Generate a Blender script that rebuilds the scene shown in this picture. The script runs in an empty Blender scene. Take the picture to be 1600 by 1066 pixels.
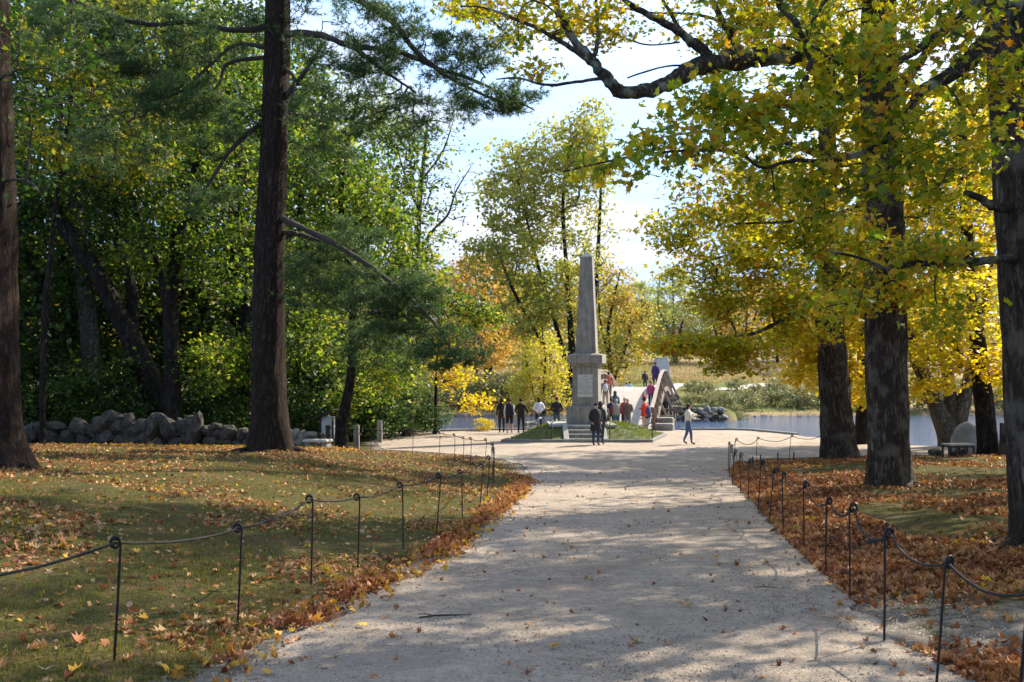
import bpy, bmesh, math, random
import numpy as np
from mathutils import Vector, Matrix, Euler
from mathutils import noise as mnoise
R = math.radians
PI = math.pi
sc = bpy.context.scene
COL = sc.collection
F = 1555.0          # focal length in photo pixels
EYE = 1.67
HORIZ = 590.0

# ------------------------------------------------------------------ camera
cam_d = bpy.data.cameras.new('camera')
cam = bpy.data.objects.new('camera', cam_d)
COL.objects.link(cam)
cam.location = (0, 0, EYE)
cam.rotation_euler = (R(90), 0, 0)
cam_d.sensor_width = 36
cam_d.lens = 36 * F / 1600
cam_d.shift_y = (HORIZ - 533) / 1600
cam_d.clip_end = 3000
cam_d.clip_start = .05
cam_d.dof.use_dof = True
cam_d.dof.focus_distance = 13
cam_d.dof.aperture_fstop = 4.0
sc.camera = cam

# ------------------------------------------------------------------ light
SUN_EL, SUN_AZ = R(38), R(50)      # azimuth measured from +Y towards +X
w = bpy.data.worlds.new("World"); sc.world = w; w.use_nodes = True
nt = w.node_tree; nt.nodes.clear()
def N(tree, t, **k):
    n = tree.nodes.new(t)
    for a, b in k.items(): setattr(n, a, b)
    return n
sky = N(nt, 'ShaderNodeTexSky', sky_type='NISHITA', sun_disc=False)
sky.sun_elevation = SUN_EL; sky.sun_rotation = SUN_AZ
sky.air_density = 1.0; sky.dust_density = .6; sky.ozone_density = 1.5
tc = N(nt, 'ShaderNodeTexCoord'); mp = N(nt, 'ShaderNodeMapping')
mp.inputs['Scale'].default_value = (1, 1, 3.4)
nt.links.new(tc.outputs['Generated'], mp.inputs[0])
nz = N(nt, 'ShaderNodeTexNoise'); nz.inputs['Scale'].default_value = 3.1; nz.inputs['Detail'].default_value = 7
nz.inputs['Roughness'].default_value = .55; nz.inputs['Distortion'].default_value = .35
nt.links.new(mp.outputs[0], nz.inputs['Vector'])
cr = N(nt, 'ShaderNodeValToRGB')
cr.color_ramp.elements[0].position = .46; cr.color_ramp.elements[0].color = (0, 0, 0, 1)
cr.color_ramp.elements[1].position = .66; cr.color_ramp.elements[1].color = (1, 1, 1, 1)
nt.links.new(nz.outputs['Fac'], cr.inputs[0])
mx = N(nt, 'ShaderNodeMix', data_type='RGBA')
mx.inputs[7].default_value = (2.3, 2.4, 2.7, 1)
mu = N(nt, 'ShaderNodeMath', operation='MULTIPLY'); mu.inputs[1].default_value = .85
nt.links.new(cr.outputs[0], mu.inputs[0])
sep = N(nt, 'ShaderNodeSeparateXYZ'); nt.links.new(tc.outputs['Generated'], sep.inputs[0])
mr = N(nt, 'ShaderNodeMapRange', interpolation_type='SMOOTHSTEP')      # pale blue haze towards the horizon, all round
mr.inputs[1].default_value = .0; mr.inputs[2].default_value = .62; mr.inputs[3].default_value = 1; mr.inputs[4].default_value = 0
nt.links.new(sep.outputs[2], mr.inputs[0])
hz = N(nt, 'ShaderNodeMix', data_type='RGBA'); hz.inputs[7].default_value = (.72, 1.4, 3.0, 1)
nt.links.new(mr.outputs[0], hz.inputs[0]); nt.links.new(sky.outputs[0], hz.inputs[6])
nt.links.new(mu.outputs[0], mx.inputs[0]); nt.links.new(hz.outputs[2], mx.inputs[6])
bg = N(nt, 'ShaderNodeBackground'); bg.inputs[1].default_value = .15
nt.links.new(mx.outputs[2], bg.inputs[0])
wo = N(nt, 'ShaderNodeOutputWorld'); nt.links.new(bg.outputs[0], wo.inputs[0])

sun_d = bpy.data.lights.new('sun', 'SUN'); sun_d.energy = 3.0; sun_d.angle = R(.53); sun_d.color = (1, .93, .82)
sun = bpy.data.objects.new('sun', sun_d); COL.objects.link(sun)
sdir = Vector((math.sin(SUN_AZ) * math.cos(SUN_EL), math.cos(SUN_AZ) * math.cos(SUN_EL), math.sin(SUN_EL)))
sun.rotation_euler = sdir.to_track_quat('Z', 'Y').to_euler()
sun.location = (60, 30, 60)
sc.view_settings.view_transform = 'Standard'; sc.view_settings.look = 'None'
sc.view_settings.exposure = 1.72; sc.view_settings.gamma = 1
if hasattr(sc.view_settings, 'use_white_balance'): sc.view_settings.use_white_balance = True; sc.view_settings.white_balance_temperature = 7100; sc.view_settings.white_balance_tint = 10
sc.render.engine = 'CYCLES'
sc.cycles.max_bounces = 7; sc.cycles.diffuse_bounces = 4; sc.cycles.transmission_bounces = 4
sc.cycles.use_denoising = True

# ------------------------------------------------------------------ materials
def ramp(nt, fac, stops, interp='LINEAR'):
    c = N(nt, 'ShaderNodeValToRGB'); el = c.color_ramp.elements; c.color_ramp.interpolation = interp
    while len(el) < len(stops): el.new(.5)
    for e, (p, col) in zip(el, stops): e.position = p; e.color = (*col, 1)
    nt.links.new(fac, c.inputs[0]); return c.outputs[0]
def noise(nt, scale, detail=4, vec=None, rough=.55, dist=0):
    n = N(nt, 'ShaderNodeTexNoise'); n.inputs['Scale'].default_value = scale; n.inputs['Detail'].default_value = detail
    n.inputs['Roughness'].default_value = rough; n.inputs['Distortion'].default_value = dist
    if vec is None:
        g = N(nt, 'ShaderNodeNewGeometry'); vec = g.outputs['Position']
    nt.links.new(vec, n.inputs['Vector']); return n.outputs['Fac']
def mathn(nt, op, a, b):
    m = N(nt, 'ShaderNodeMath', operation=op)
    for i, v in enumerate((a, b)):
        if isinstance(v, (int, float)): m.inputs[i].default_value = v
        else: nt.links.new(v, m.inputs[i])
    return m.outputs[0]
def mixc(nt, f, a, b, mode='MIX'):
    m = N(nt, 'ShaderNodeMix', data_type='RGBA', blend_type=mode)
    for i, v in ((0, f), (6, a), (7, b)):
        if isinstance(v, (int, float)): m.inputs[i].default_value = v
        elif isinstance(v, tuple): m.inputs[i].default_value = (*v, 1)
        else: nt.links.new(v, m.inputs[i])
    return m.outputs[2]
def newmat(name):
    m = bpy.data.materials.new(name); m.use_nodes = True
    nt = m.node_tree; p = nt.nodes['Principled BSDF']
    return m, nt, p
def bump(nt, p, h, strength=.5, dist=.02):
    b = N(nt, 'ShaderNodeBump'); b.inputs['Strength'].default_value = strength; b.inputs['Distance'].default_value = dist
    nt.links.new(h, b.inputs['Height']); nt.links.new(b.outputs[0], p.inputs['Normal'])
MATS = {}
def simple(name, col, rough=.8, var=.25, scale=6, metal=0, bmp=0.0, bscale=30):
    if name in MATS: return MATS[name]
    m, nt, p = newmat(name)
    d = tuple(c * (1 - var) for c in col); l = tuple(min(1, c * (1 + var)) for c in col)
    tcn = N(nt, 'ShaderNodeTexCoord')
    c = ramp(nt, noise(nt, scale, 5, tcn.outputs['Object']), [(.3, d), (.7, l)])
    nt.links.new(c, p.inputs['Base Color'])
    p.inputs['Roughness'].default_value = rough; p.inputs['Metallic'].default_value = metal
    if bmp: bump(nt, p, noise(nt, bscale, 5, tcn.outputs['Object']), bmp, .02)
    MATS[name] = m; return m
def leafmat(name, stops, trans=.45, gloss=.35, tcol=None, nscale=.35, tint=1.25):
    """per-leaf colour from a ramp, leaves let light through"""
    if name in MATS: return MATS[name]
    m, nt, p = newmat(name)
    g = N(nt, 'ShaderNodeNewGeometry')
    nf = noise(nt, nscale, 3)
    f = mathn(nt, 'ADD', mathn(nt, 'MULTIPLY', g.outputs['Random Per Island'], .75), mathn(nt, 'MULTIPLY', mathn(nt, 'SUBTRACT', nf, .36), 1.1))
    c = ramp(nt, f, stops)
    nt.links.new(c, p.inputs['Base Color']); p.inputs['Roughness'].default_value = .5
    p.inputs['Specular IOR Level'].default_value = gloss
    t = N(nt, 'ShaderNodeBsdfTranslucent')
    tc_ = mixc(nt, 1.0, c, (tint * 1.1, tint * 1.15, tint * .65), 'MULTIPLY')
    nt.links.new(tc_, t.inputs[0])
    ms = N(nt, 'ShaderNodeMixShader'); ms.inputs[0].default_value = trans
    nt.links.new(p.outputs[0], ms.inputs[1]); nt.links.new(t.outputs[0], ms.inputs[2])
    nt.links.new(ms.outputs[0], nt.nodes['Material Output'].inputs[0])
    MATS[name] = m; return m
def barkmat(name, lo, hi, vscale=1.0, stretch=.16, strength=.9, moss=None):
    m, nt, p = newmat(name)
    tcn = N(nt, 'ShaderNodeTexCoord'); mpn = N(nt, 'ShaderNodeMapping'); mpn.inputs['Scale'].default_value = (1, 1, stretch)
    nt.links.new(tcn.outputs['Object'], mpn.inputs[0])
    def rid(sc, det, rg, wid):
        n_ = noise(nt, sc, det, mpn.outputs[0], rg, .6)
        return mathn(nt, 'MINIMUM', mathn(nt, 'MULTIPLY', mathn(nt, 'ABSOLUTE', mathn(nt, 'SUBTRACT', n_, .5), 0), wid), 1.0)
    r1 = rid(7 * vscale, 5, .6, 9); r2 = rid(15 * vscale, 4, .65, 8); fine = noise(nt, 26 * vscale, 8, tcn.outputs['Object'], .75); big = noise(nt, 1.3, 4, tcn.outputs['Object'])
    h = mathn(nt, 'ADD', mathn(nt, 'MULTIPLY', mathn(nt, 'MULTIPLY', r1, mathn(nt, 'ADD', mathn(nt, 'MULTIPLY', r2, .7), .3)), .8), mathn(nt, 'MULTIPLY', fine, .45))
    hc = mathn(nt, 'MULTIPLY', h, mathn(nt, 'ADD', mathn(nt, 'MULTIPLY', big, .9), .5))
    c = ramp(nt, hc, [(.18, tuple(x * .45 for x in lo)), (.5, lo), (.98, hi)])
    if moss:
        c = mixc(nt, ramp(nt, noise(nt, 2.6, 6, tcn.outputs['Object']), [(.52, (0, 0, 0)), (.66, (1, 1, 1))]), c, moss)
    nt.links.new(c, p.inputs['Base Color']); p.inputs['Roughness'].default_value = .95; p.inputs['Specular IOR Level'].default_value = .15
    bump(nt, p, h, strength, .035)
    MATS[name] = m; return m

bark_maple = barkmat('bark_maple', (.06, .045, .034), (.2, .165, .13), 1.0, .2, 1.0, (.13, .112, .088))
bark_pine = barkmat('bark_pine', (.03, .02, .0155), (.078, .053, .041), 1.3, .22, .9)
bark_dark = barkmat('bark_dark', (.022, .018, .015), (.065, .055, .046), .9, .25, .8)
bark_pale = barkmat('bark_pale', (.085, .075, .062), (.2, .18, .155), 1.2, .4, .5)
bark_limb = barkmat('bark_limb', (.05, .042, .034), (.19, .17, .15), 1.2, .9, .6, (.23, .25, .2))
twigm = simple('twig', (.04, .03, .024), .9, .3, 9)
twigp = simple('twig_pale', (.13, .11, .095), .9, .3, 9)

L_yel = leafmat('leaf_yellow', [(.0, (.24, .26, .02)), (.25, (.42, .38, .025)), (.55, (.62, .47, .03)), (.85, (.66, .42, .03)), (1, (.55, .24, .02))], .5, nscale=.45, tint=1.3)
L_yg = leafmat('leaf_yellow_green', [(.0, (.09, .16, .012)), (.2, (.18, .24, .016)), (.42, (.38, .36, .02)), (.7, (.55, .42, .025)), (.9, (.55, .28, .02)), (1, (.38, .12, .015))], .48, nscale=.6, tint=1.3)
L_near = leafmat('leaf_turning', [(.0, (.06, .12, .012)), (.25, (.13, .2, .015)), (.48, (.3, .32, .02)), (.7, (.5, .4, .025)), (.88, (.55, .3, .02)), (1, (.3, .1, .015))], .45, nscale=1.3, tint=1.3)
L_green = leafmat('leaf_green', [(0, (.014, .036, .008)), (.3, (.034, .075, .012)), (.52, (.085, .14, .018)), (.8, (.19, .24, .03)), (1, (.42, .34, .04))], .48, nscale=.5, tint=1.5)
L_dgreen = leafmat('leaf_dark_green', [(0, (.012, .032, .01)), (.5, (.028, .065, .014)), (.85, (.06, .11, .018)), (1, (.2, .19, .02))], .42, nscale=.25, tint=1.4)
L_ygd = leafmat('leaf_yellowing_green', [(0, (.03, .07, .012)), (.4, (.09, .13, .015)), (.7, (.26, .24, .02)), (1, (.45, .3, .02))], .45, nscale=.7)
L_gold = leafmat('leaf_gold', [(0, (.2, .2, .045)), (.35, (.33, .28, .055)), (.65, (.46, .32, .06)), (1, (.55, .3, .07))], .4, nscale=.25)
L_olive = leafmat('leaf_olive', [(0, (.16, .19, .05)), (.35, (.27, .29, .065)), (.7, (.42, .37, .07)), (1, (.52, .36, .08))], .45, nscale=.16)
L_orange = leafmat('leaf_orange', [(0, (.3, .24, .07)), (.4, (.45, .28, .07)), (1, (.56, .28, .08))], .45)
L_bright = leafmat('leaf_bright_yellow', [(0, (.28, .33, .05)), (.4, (.5, .46, .06)), (.8, (.66, .5, .07)), (1, (.66, .33, .08))], .45, nscale=.5)
L_willow = leafmat('leaf_willow', [(0, (.24, .29, .1)), (.5, (.36, .39, .14)), (1, (.48, .43, .15))], .4, nscale=.2)
L_needle = leafmat('pine_needles', [(0, (.02, .05, .02)), (.5, (.05, .1, .035)), (1, (.12, .18, .06))], .4, nscale=.6, tint=1.2)
L_litter = leafmat('litter', [(0, (.08, .026, .014)), (.25, (.2, .065, .028)), (.5, (.35, .125, .045)), (.75, (.5, .25, .12)), (.93, (.44, .2, .045)), (1, (.6, .42, .04))], .15, .2, nscale=.8)
L_litterp = leafmat('litter_pale', [(0, (.22, .1, .045)), (.3, (.36, .2, .1)), (.6, (.5, .33, .19)), (.85, (.5, .3, .08)), (1, (.62, .45, .05))], .15, .2, nscale=1.5)
L_litterg = leafmat('litter_gold', [(0, (.3, .14, .03)), (.4, (.5, .24, .04)), (.8, (.62, .36, .04)), (1, (.66, .46, .04))], .2, .2)
L_grass = leafmat('grass_blade', [(0, (.05, .058, .012)), (.4, (.12, .125, .022)), (.7, (.22, .19, .045)), (1, (.34, .24, .1))], .3, .2, nscale=.5, tint=1.1)
L_hay = leafmat('dry_grass', [(0, (.12, .12, .04)), (.35, (.27, .2, .1)), (.7, (.4, .3, .17)), (1, (.5, .4, .25))], .3, .1, nscale=.15)
M_yleaf = simple('one_yellow_leaf', (.75, .5, .02), .6)
granite = simple('granite', (.27, .255, .225), .85, .22, 3.2, bmp=.35, bscale=70)
def add_streaks(m):
    nt = m.node_tree; p = nt.nodes['Principled BSDF']; src = p.inputs['Base Color'].links[0].from_socket
    tcn = N(nt, 'ShaderNodeTexCoord'); mpn = N(nt, 'ShaderNodeMapping'); mpn.inputs['Scale'].default_value = (5, 5, .5); nt.links.new(tcn.outputs['Object'], mpn.inputs[0])
    c = mixc(nt, ramp(nt, noise(nt, 1.3, 7, mpn.outputs[0], .65), [(.46, (0, 0, 0)), (.62, (.75, .75, .75))]), src, (.13, .125, .11))
    c = mixc(nt, ramp(nt, noise(nt, 60, 3, tcn.outputs['Object'], .7), [(.5, (0, 0, 0)), (.7, (.4, .4, .4))]), c, (.1, .1, .1)); nt.links.new(c, p.inputs['Base Color'])
add_streaks(granite)
granite_l = simple('granite_light', (.34, .33, .30), .8, .15, 5, bmp=.25, bscale=70)
tabletm = simple('tablet_slate', (.5, .495, .46), .7, .12, 9)
letterm = simple('tablet_letter', (.16, .155, .14), .8)
fieldst = simple('fieldstone', (.045, .041, .034), .95, .75, 3.1, bmp=.9, bscale=14)
fieldst2 = simple('fieldstone_pale', (.2, .19, .17), .95, .45, 2.3, bmp=.6, bscale=22)
iron = simple('iron', (.012, .011, .012), .55, .3, 20, .3)
ropem = simple('rope', (.012, .011, .011), .85, .35, 60, bmp=.5, bscale=220)
wood_g = simple('bridge_wood', (.19, .14, .1), .85, .3, 5, bmp=.3)
wood_l = simple('bridge_wood_pale', (.3, .245, .2), .85, .22, 6, bmp=.3)
deckm = simple('bridge_deck', (.40, .355, .305), .9, .15, 3)
dark_w = simple('dark_wood', (.05, .04, .033), .8, .3, 10)
white_m = simple('white_panel', (.6, .62, .63), .5, .1, 4)
kerbm = simple('kerb_stone', (.19, .185, .175), .85, .2, 6, bmp=.3)

# ------------------------------------------------------------------ terrain functions
def ss(a, b, x): 
    t = np.clip((np.asarray(x, float) - a) / (b - a), 0, 1); return t * t * (3 - 2 * t)
ZP = -1.08            # plaza level
ZW = -1.85            # water level
_py = np.array([-15, 0, 6.5, 12, 18, 26, 33, 40, 60]); _pz = np.array([.3, 0, -.24, -.45, -.64, -.88, -1.02, ZP, ZP])
_ly = np.array([-15, 2, 6.2, 7.1, 9.3, 11.5, 17, 20, 22.9, 26, 28.5, 30.2, 33.3, 36, 37.5, 43, 47.5, 60])
_lx = np.array([-2.2, -1.9, -1.75, -1.64, -1.26, -.74, -.11, .2, .44, .45, .35, .2, -.64, -2.8, -4.8, -5.95, -6.4, -7])
_ry = np.array([-15, 2, 6.2, 7.25, 10.3, 13, 16, 22.9, 27, 31, 32.6, 33.6, 34.4, 36, 46, 50, 52, 60])
_rx = np.array([2.4, 2.6, 2.87, 2.8, 3.25, 3.6, 4.1, 5.15, 5.9, 7.0, 8.2, 10.4, 13, 24, 24, 24, 24, 24])
_bx = np.array([-400, -60, -30, -20, -12, -8, -5.6, -1.5, 0, 12.0, 13.3, 14.0, 14.6, 17, 24, 40, 200, 400])
_by = np.array([66, 66, 62, 58, 54, 49, 49.9, 51.6, 52, 52, 49, 45.5, 41.5, 39.8, 39.0, 36, 30, 20])
_fx = np.array([-400, -60, -20, 4, 7.4, 8.6, 18.6, 20, 40, 80, 400]); _fy = np.array([92, 92, 92, 91, 88, 80.5, 80.5, 89, 91, 88, 60])
def XL(y): return np.interp(y, _ly, _lx)
def XR(y): return np.interp(y, _ry, _rx)
def BN(x): return np.interp(x, _bx, _by)
def BF(x): return np.interp(x, _fx, _fy)
def wob(x, y, s=1.0):
    return (np.sin(x * 1.7 * s + 1.3 * np.sin(y * .9 * s)) + np.sin(y * 2.1 * s + 1.7 * np.sin(x * 1.3 * s + 2))) * .5
def gz(x, y):
    x = np.asarray(x, float); y = np.asarray(y, float)
    z = np.interp(y, _py, _pz)
    for k in (-1.5, 1.5): z = z + np.interp(y + k, _py, _pz)
    z = z / 3
    dl = XL(y) - x; 
    rise = (.62 * ss(.2, 6.5, dl) + .15 * ss(6, 14, dl)) * (1 - ss(46, 58, y)) * (1 - .58 * ss(24, 36, y))
    rise = rise * ss(.0, 1., dl)
    dr = x - XR(y)
    rr = .22 * ss(.3, 6, dr) * (1 - ss(29, 35, y)) + .5 * np.exp(-((x - 6.3) ** 2 + (y - 11.7) ** 2) / 1.8) * .12
    z = z + rise + rr * (y < 38)
    lawn = np.clip(np.maximum(dl, dr), 0, 1.2) / 1.2
    z = z + lawn * (.035 * wob(x, y, 1.1) + .018 * wob(x + 7, y - 3, 3.7)) + .006 * wob(x, y, 2.3)
    # river bed
    bn = BN(x); bf = BF(x)
    near = ss(-.3, 1.6, y - bn); far = ss(-2.5, .6, bf - y)
    inriver = near * far
    e = np.maximum(y - bf, 0)
    zf = -1.75 + 2.7 * ss(0, 26, e) + .055 * np.maximum(e - 22, 0) ** 1.0 * ss(20, 60, e) 
    pen = ss(6.5, 8, x) * (1 - ss(17.5, 19.5, x)) * (1 - ss(6, 26, e))
    zf = zf + pen * 1.0 * (1 - ss(.0, 18, e) * .6) 
    zf = zf + .25 * wob(x * .3, y * .3) * ss(2, 10, e)
    zz = np.where(y > (bn + bf) / 2, zf, z)
    return zz * (1 - inriver) + inriver * -3.2
def at(px, py, Y): return Vector(((px - 800) / F * Y, Y, EYE + (HORIZ - py) / F * Y))
def gnd(px, Y, dz=0):
    x = (px - 800) / F * Y; return Vector((x, Y, float(gz(x, Y)) + dz))

# ------------------------------------------------------------------ mesh helpers
def np_mesh(name, V, faces_flat, counts, mats, smooth=True, midx=None):
    me = bpy.data.meshes.new(name); V = np.asarray(V, np.float32).reshape(-1, 3)
    ff = np.asarray(faces_flat, np.int32).ravel(); cn = np.asarray(counts, np.int32)
    me.vertices.add(len(V)); me.vertices.foreach_set('co', V.ravel())
    me.loops.add(len(ff)); me.loops.foreach_set('vertex_index', ff)
    st = np.zeros(len(cn), np.int32); st[1:] = np.cumsum(cn)[:-1]
    me.polygons.add(len(cn)); me.polygons.foreach_set('loop_start', st); me.polygons.foreach_set('loop_total', cn)
    if smooth: me.polygons.foreach_set('use_smooth', np.ones(len(cn), bool))
    if midx is not None: me.polygons.foreach_set('material_index', np.asarray(midx, np.int32))
    for m in (mats if isinstance(mats, (list, tuple)) else [mats]): me.materials.append(m)
    me.update(calc_edges=True); return me
def link(name, me, parent=None, loc=None):
    o = bpy.data.objects.new(name, me); COL.objects.link(o)
    if parent is not None: o.parent = parent
    if loc is not None: o.location = loc
    return o
def tag(o, label=None, cat=None, group=None, kind=None):
    if label: o['label'] = label
    if cat: o['category'] = cat
    if group: o['group'] = group
    if kind: o['kind'] = kind
    return o
def empty(name, loc, rz=0, label=None, cat=None, group=None):
    o = bpy.data.objects.new(name, None); COL.objects.link(o); o.location = loc; o.rotation_euler = (0, 0, rz)
    o.empty_display_size = .2
    return tag(o, label, cat, group)
class MB:
    def __init__(s): s.v = []; s.f = []
    def add(s, vs, fs):
        b = len(s.v); s.v += [tuple(v) for v in vs]; s.f += [tuple(b + i for i in f) for f in fs]
    def box(s, x0, x1, y0, y1, z0, z1, M=None):
        vs = [Vector((x, y, z)) for z in (z0, z1) for x, y in ((x0, y0), (x1, y0), (x1, y1), (x0, y1))]
        if M is not None: vs = [M @ v for v in vs]
        s.add(vs, [(0, 3, 2, 1), (4, 5, 6, 7), (0, 1, 5, 4), (1, 2, 6, 5), (2, 3, 7, 6), (3, 0, 4, 7)])
    def frust(s, cx, cy, z0, z1, w0, d0, w1, d1):
        vs = [(cx + a * w0 / 2, cy + b * d0 / 2, z0) for a, b in ((-1, -1), (1, -1), (1, 1), (-1, 1))] + [(cx + a * w1 / 2, cy + b * d1 / 2, z1) for a, b in ((-1, -1), (1, -1), (1, 1), (-1, 1))]
        s.add(vs, [(0, 3, 2, 1), (4, 5, 6, 7), (0, 1, 5, 4), (1, 2, 6, 5), (2, 3, 7, 6), (3, 0, 4, 7)])
    def bar(s, p, q, w, h, up=(0, 0, 1)):
        p = Vector(p); q = Vector(q); d = (q - p).normalized(); u = Vector(up)
        sd = d.cross(u).normalized(); u = sd.cross(d).normalized()
        vs = [c + sd * a * w / 2 + u * b * h / 2 for c in (p, q) for a, b in ((-1, -1), (1, -1), (1, 1), (-1, 1))]
        s.add(vs, [(0, 1, 2, 3), (7, 6, 5, 4), (0, 4, 5, 1), (1, 5, 6, 2), (2, 6, 7, 3), (3, 7, 4, 0)])
    def tube(s, pts, rad, n=6):
        V, Fc = tube_np(np.array([tuple(p) for p in pts]), np.array(rad if hasattr(rad, '__len__') else [rad] * len(pts)), n)
        s.add(V, Fc)
    def build(s, name, m, parent=None, smooth=False, bevel=0):
        me = bpy.data.meshes.new(name); me.from_pydata(s.v, [], s.f)
        for k in (m if isinstance(m, (list, tuple)) else [m]): me.materials.append(k)
        if smooth: me.polygons.foreach_set('use_smooth', [True] * len(me.polygons))
        me.update()
        if bevel:
            bm = bmesh.new(); bm.from_mesh(me)
            bmesh.ops.bevel(bm, geom=bm.edges[:], offset=bevel, segments=1, affect='EDGES', profile=.5); bm.to_mesh(me); bm.free()
        return link(name, me, parent)
def tube_np(P, rad, n, rough=None, flare=None):
    """tube along P (k,3) with radii; end capped"""
    k = len(P); T = np.gradient(P, axis=0); T /= np.linalg.norm(T, axis=1)[:, None] + 1e-9
    ref = np.array([0, 0, 1.]) if abs(T[0][2]) < .9 else np.array([1., 0, 0])
    U = np.zeros_like(P); u = np.cross(ref, T[0]); u /= np.linalg.norm(u)
    for i in range(k):
        u = u - T[i] * (u @ T[i]); u /= np.linalg.norm(u) + 1e-9; U[i] = u
    W = np.cross(T, U); a = np.linspace(0, 2 * PI, n, endpoint=False)
    rr = rad[:, None] * np.ones((1, n))
    if rough is not None: rr = rr * rough(np.arange(k)[:, None], a[None, :], P)
    V = P[:, None, :] + rr[..., None] * (np.cos(a)[None, :, None] * U[:, None, :] + np.sin(a)[None, :, None] * W[:, None, :])
    V = V.reshape(-1, 3); Fc = []
    for i in range(k - 1):
        for j in range(n):
            j2 = (j + 1) % n; Fc.append((i * n + j, i * n + j2, (i + 1) * n + j2, (i + 1) * n + j))
    V = list(map(tuple, V)) + [tuple(P[-1] + T[-1] * rad[-1] * .5)]
    e = len(V) - 1
    for j in range(n): Fc.append(((k - 1) * n + j, (k - 1) * n + (j + 1) % n, e))
    return V, Fc
def smooth_poly(pts, rad, sub=4):
    P = [Vector(p) for p in pts]; out = []; ro = []
    for i in range(len(P) - 1):
        p0 = P[max(i - 1, 0)]; p1 = P[i]; p2 = P[i + 1]; p3 = P[min(i + 2, len(P) - 1)]
        for s in range(sub):
            t = s / sub
            out.append(.5 * ((2 * p1) + (p2 - p0) * t + (2 * p0 - 5 * p1 + 4 * p2 - p3) * t * t + (3 * p1 - p0 - 3 * p2 + p3) * t ** 3))
            ro.append(rad[i] * (1 - t) + rad[i + 1] * t)
    out.append(P[-1]); ro.append(rad[-1])
    return np.array([tuple(p) for p in out]), np.array(ro)
# leaf shapes: lie in xy, stem at origin, tip +y, unit length
def fan(pts, fold=.15):
    V = [(0, .35, 0)] + [(x, y, -abs(x) * fold - max(0, y - .6) * fold) for x, y in pts]
    n = len(pts); return np.array(V, float), [(0, i + 1, (i + 1) % n + 1) for i in range(n)]
LOBED = fan([(0, 0), (.26, .08), (.20, .2), (.52, .36), (.34, .46), (.42, .72), (.15, .6), (0, 1), (-.15, .6), (-.42, .72), (-.34, .46), (-.52, .36), (-.20, .2), (-.26, .08)])
STAR = fan([(0, 0), (.24, .22), (.5, .5), (.16, .6), (0, 1), (-.16, .6), (-.5, .5), (-.24, .22)])
CURL = fan([(0, 0), (.22, .12), (.5, .36), (.2, .45), (.38, .75), (.1, .62), (0, 1), (-.1, .62), (-.38, .75), (-.2, .45), (-.5, .36), (-.22, .12)], -.55)
QUAD = (np.array([(0, 0, 0), (.36, .5, -.1), (0, 1, -.08), (-.36, .5, -.1)]), [(0, 1, 2), (0, 2, 3)])
BLADE = (np.array([(-.05, 0, 0), (.05, 0, 0), (0, 1, 0)]), [(0, 1, 2)])
def leaf_arrays(Ps, Nn, Dd, size, tpl, vary=False):
    V, Fc = tpl; Ps = np.asarray(Ps); n = len(Ps)
    Nn = Nn / (np.linalg.norm(Nn, axis=1)[:, None] + 1e-9)
    Dd = Dd - Nn * np.sum(Dd * Nn, axis=1)[:, None]; Dd /= np.linalg.norm(Dd, axis=1)[:, None] + 1e-9
    S = np.cross(Dd, Nn); size = np.broadcast_to(size, (n,))[:, None, None]
    if vary:
        r_ = np.random.default_rng(n); cx = r_.uniform(.5, 1.05, (n, 1, 1)); cz = r_.uniform(-1.6, 2.6, (n, 1, 1)); bend = r_.uniform(-.5, .5, (n, 1, 1))
        Vx = V[None, :, 0, None] * cx; Vy = V[None, :, 1, None]; Vz = V[None, :, 2, None] * cz + bend * (Vy - .4) ** 2 * 1.4 + r_.uniform(-.08, .08, (n, len(V), 1))
        A = Ps[:, None, :] + size * (Vx * S[:, None, :] + (Vy - .4) * Dd[:, None, :] + Vz * Nn[:, None, :])
    else: A = Ps[:, None, :] + size * (V[None, :, 0, None] * S[:, None, :] + V[None, :, 1, None] * Dd[:, None, :] + V[None, :, 2, None] * Nn[:, None, :])
    k = len(V); FF = (np.array(Fc)[None] + (np.arange(n) * k)[:, None, None]).reshape(-1, 3)
    return A.reshape(-1, 3), FF
def leaves_mesh(name, parts, mat):
    """parts: list of (V,F) -> joined mesh"""
    Vs = []; Fs = []; b = 0
    for V, Fc in parts: Vs.append(V); Fs.append(Fc + b); b += len(V)
    V = np.concatenate(Vs); Fc = np.concatenate(Fs)
    return np_mesh(name, V, Fc, np.full(len(Fc), 3), mat, smooth=False)

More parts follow.
